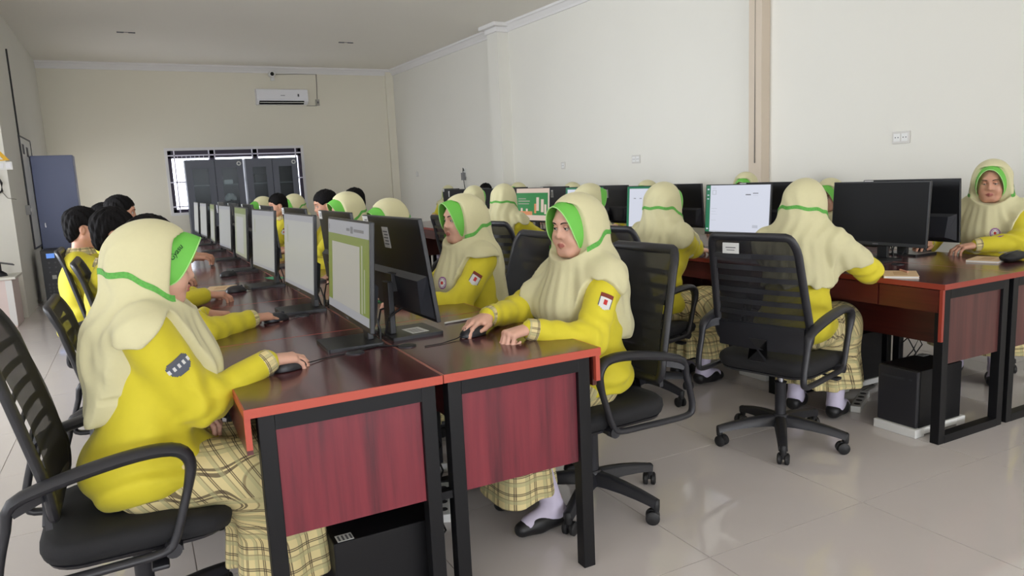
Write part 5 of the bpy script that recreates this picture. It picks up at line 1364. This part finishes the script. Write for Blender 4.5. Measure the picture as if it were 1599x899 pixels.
shelf_thing('storage_box', 'box', 2.62, 1.02, 0.20, 0.10, M_cabin, 'grey box behind the corner-side cabinet glass')
pb = MB(); 
for k in range(12):
    a = k*0.52; pb.lathe([(0, 0), (0.045, 0.01), (0.05, 0.06), (0.02, 0.10), (0, 0.105)], 8, Matrix.Translation((0.06*math.cos(a*2), 0.03*math.sin(a), 0.02*(k % 3))))
po = pb.build('plastic_bag', M_white, None, True); po.location = (1.64, 14.62, 1.155); tag(po, 'crumpled white plastic bag on the black box in the cabinet', 'bag')
# tall blue cabinet, rack battery unit, board on the left wall
bc = empty('locker_cabinet', (-0.945, 12.15, 0), 0, 'tall blue grey steel cabinet in the left back corner', 'cabinet')
MB().box(-0.255, 0.255, 0.02, 0.45, 0, 1.95, 0.004).build('carcass', M_bluecab, bc)
bd = MB().box(-0.25, 0.25, 0, 0.02, 0.05, 1.93, 0.003).build('door', M_bluecab, bc)
MB().box(-0.19, -0.17, -0.02, 0, 0.95, 1.02, 0.003).build('handle', M_chrome, bd)
MB().box(0.251, 0.256, 0.04, 0.10, 1.55, 1.80).build('hinge_plate', M_plast2, bc)
up = empty('battery_unit', (-1.00, 10.95, 0), 0, 'black floor standing power unit with a blue display', 'power unit')
MB().box(-0.115, 0.115, 0, 0.5, 0.02, 0.70, 0.006).build('case', M_plast, up)
MB().box(-0.115, 0.115, -0.015, 0, 0.02, 0.70, 0.003).build('front_panel', M_plast2, up)
MB().box(-0.055, 0.035, -0.018, -0.015, 0.60, 0.66).build('display', emis('blue_lcd', rgb(96, 150, 240), 1.0), up)
for k in range(3):
    for q in (-1, 1): MB().lathe([(0, 0), (0.012, 0), (0.012, 0.004), (0, 0.004)], 10, Matrix.Translation((q*0.035, -0.016, 0.42+0.06*k)), axis=1).build('button', M_ink, up)
gv = MB()
for i in range(4):
    for j in range(5): gv.box(-0.07+0.04*i, -0.05+0.04*i, -0.017, -0.015, 0.07+0.045*j, 0.095+0.045*j)
gv.build('vent_grid', M_ink, up)
MB().box(-0.02, 0.03, -0.018, -0.015, 0.33, 0.38).build('rating_label', M_paper, up)
wbd = empty('notice_board', (XL, 11.95, 0), 0, 'white notice board with black frame on the left side wall', 'board')
MB().box(0, 0.012, -0.55, 0.55, 0.72, 2.16).build('panel', M_white, wbd)
fr = MB().box(0, 0.02, -0.575, -0.55, 0.70, 2.18).box(0, 0.02, 0.55, 0.575, 0.70, 2.18).box(0, 0.02, -0.55, 0.55, 2.16, 2.18).box(0, 0.02, -0.55, 0.55, 0.70, 0.72); fr.build('frame', M_plast, wbd)
for y0, z0 in ((-0.40, 1.95), (0.0, 1.93)): MB().box(0.012, 0.0135, y0, y0+0.22, z0, z0+0.13).build('photo', M_ink, wbd)
mb = MB().tube([(XL+0.008, 11.4, 3.25), (XL+0.008, 11.4, 2.7), (XL+0.008, 11.4, 2.18)], 0.012, 6); tag(mb.build('black_conduit', M_cable, None, True), 'black cable dropping down the left side wall to the board', 'cable')
wm = empty('wall_module', (XL, 11.15, 1.22), 0, 'small grey plastic module on the left side wall', 'module')
MB().box(0, 0.05, -0.05, 0.05, -0.06, 0.06, 0.005).build('housing', mat('grey_module', rgb(150, 150, 150), 0.5), wm); MB().box(0.05, 0.06, -0.02, 0.02, -0.02, 0.02).build('cap', M_white, wm)
# left return wall: switch, warning sticker, hooked cable, counter
sw = empty('light_switch', (-1.235, 10.0, 1.74), 0, 'white switch plate under the yellow sticker on the left wall', 'switch')
MB().box(-0.075, 0.075, -0.014, 0, -0.045, 0.045, 0.003).build('cover_plate', M_white, sw)
for q in (-1, 1): MB().box(q*0.035-0.025, q*0.035+0.025, -0.018, -0.014, -0.028, 0.028, 0.001).build('rocker', M_ac, sw)
st = MB(); st.prism([(-1.38, 1.79), (-1.34, 1.97), (-1.31, 1.97), (-1.18, 1.80)], 1, 9.997, 9.9995); st.cur = 1; st.prism([(-1.345, 1.81), (-1.325, 1.91), (-1.31, 1.91), (-1.24, 1.81)], 1, 9.996, 9.997)
tag(st.build('warning_sticker', [M_yel, M_wall]), 'yellow triangular sticker on the left wall', 'sticker')
mb = MB().tube([(-1.40, 9.98, 1.80), (-1.33, 9.97, 1.66), (-1.285, 9.97, 1.55), (-1.29, 9.97, 1.46), (-1.36, 9.97, 1.42), (-1.45, 9.97, 1.44)], 0.012, 8); tag(mb.build('looped_cable', M_cable, None, True), 'thick black looped cable at the left wall', 'cable')
mb = MB().tube([(-1.30, 9.985, 1.46), (-1.25, 9.985, 1.38), (-1.17, 9.985, 1.36)], 0.004, 6); tag(mb.build('thin_cable', M_gcable, None, True), 'thin grey cable below the looped cable', 'cable')
ct = empty('counter', (-1.5, 9.3, 0), 0, 'pinkish white counter against the left wall', 'counter')
MB().box(-0.45, 0.26, 0.0, 0.5, 0, 0.52, 0.004).build('body', M_pink, ct)
MB().box(-0.47, 0.30, -0.03, 0.52, 0.52, 0.545, 0.003).build('counter_top', M_wall, ct)
MB().box(0.20, 0.262, -0.004, 0.0, 0.02, 0.51).build('side_panel', M_trim, ct)
mu = empty('music_stand', (-1.36, 9.5, 0.545), 0.2, 'black tilted stand on the pinkish white counter', 'stand')
MB().box(-0.16, 0.10, -0.10, 0.10, 0.14, 0.15, 0, Matrix.Rotation(0.25, 4, 'Y') @ Matrix.Rotation(0, 4, 'Z')).build('top_plate', M_plast, mu)
MB().lathe([(0, 0), (0.07, 0), (0.06, 0.03), (0.02, 0.06), (0.02, 0.15), (0, 0.15)], 16).build('base', M_plast, mu, True)
# card on the mesh chair and name cards
for x, y, rz, t_ in ((2.372, 2.453, D_(15), 'white name card clipped to the back of the slatted mesh chair'), (2.135, 4.60, D_(15), 'white name card on the back of the far aisle chair')):
    r = empty('name_card', (x, y, 0.985), rz, t_, 'card', 'name cards')
    MB().box(-0.004, 0.0, -0.04, 0.04, -0.02, 0.028).build('card', M_paper, r); MB().box(-0.0045, -0.004, -0.025, 0.025, 0.005, 0.009).build('print_line', M_ink, r); MB().box(-0.0045, -0.004, -0.02, 0.02, -0.006, -0.003).build('print_line', M_ink, r)
    MB().box(0.0, 0.035, 0.02, 0.045, -0.018, 0.02).build('clip', M_ink, r)
print('T total', time.time()-T0)
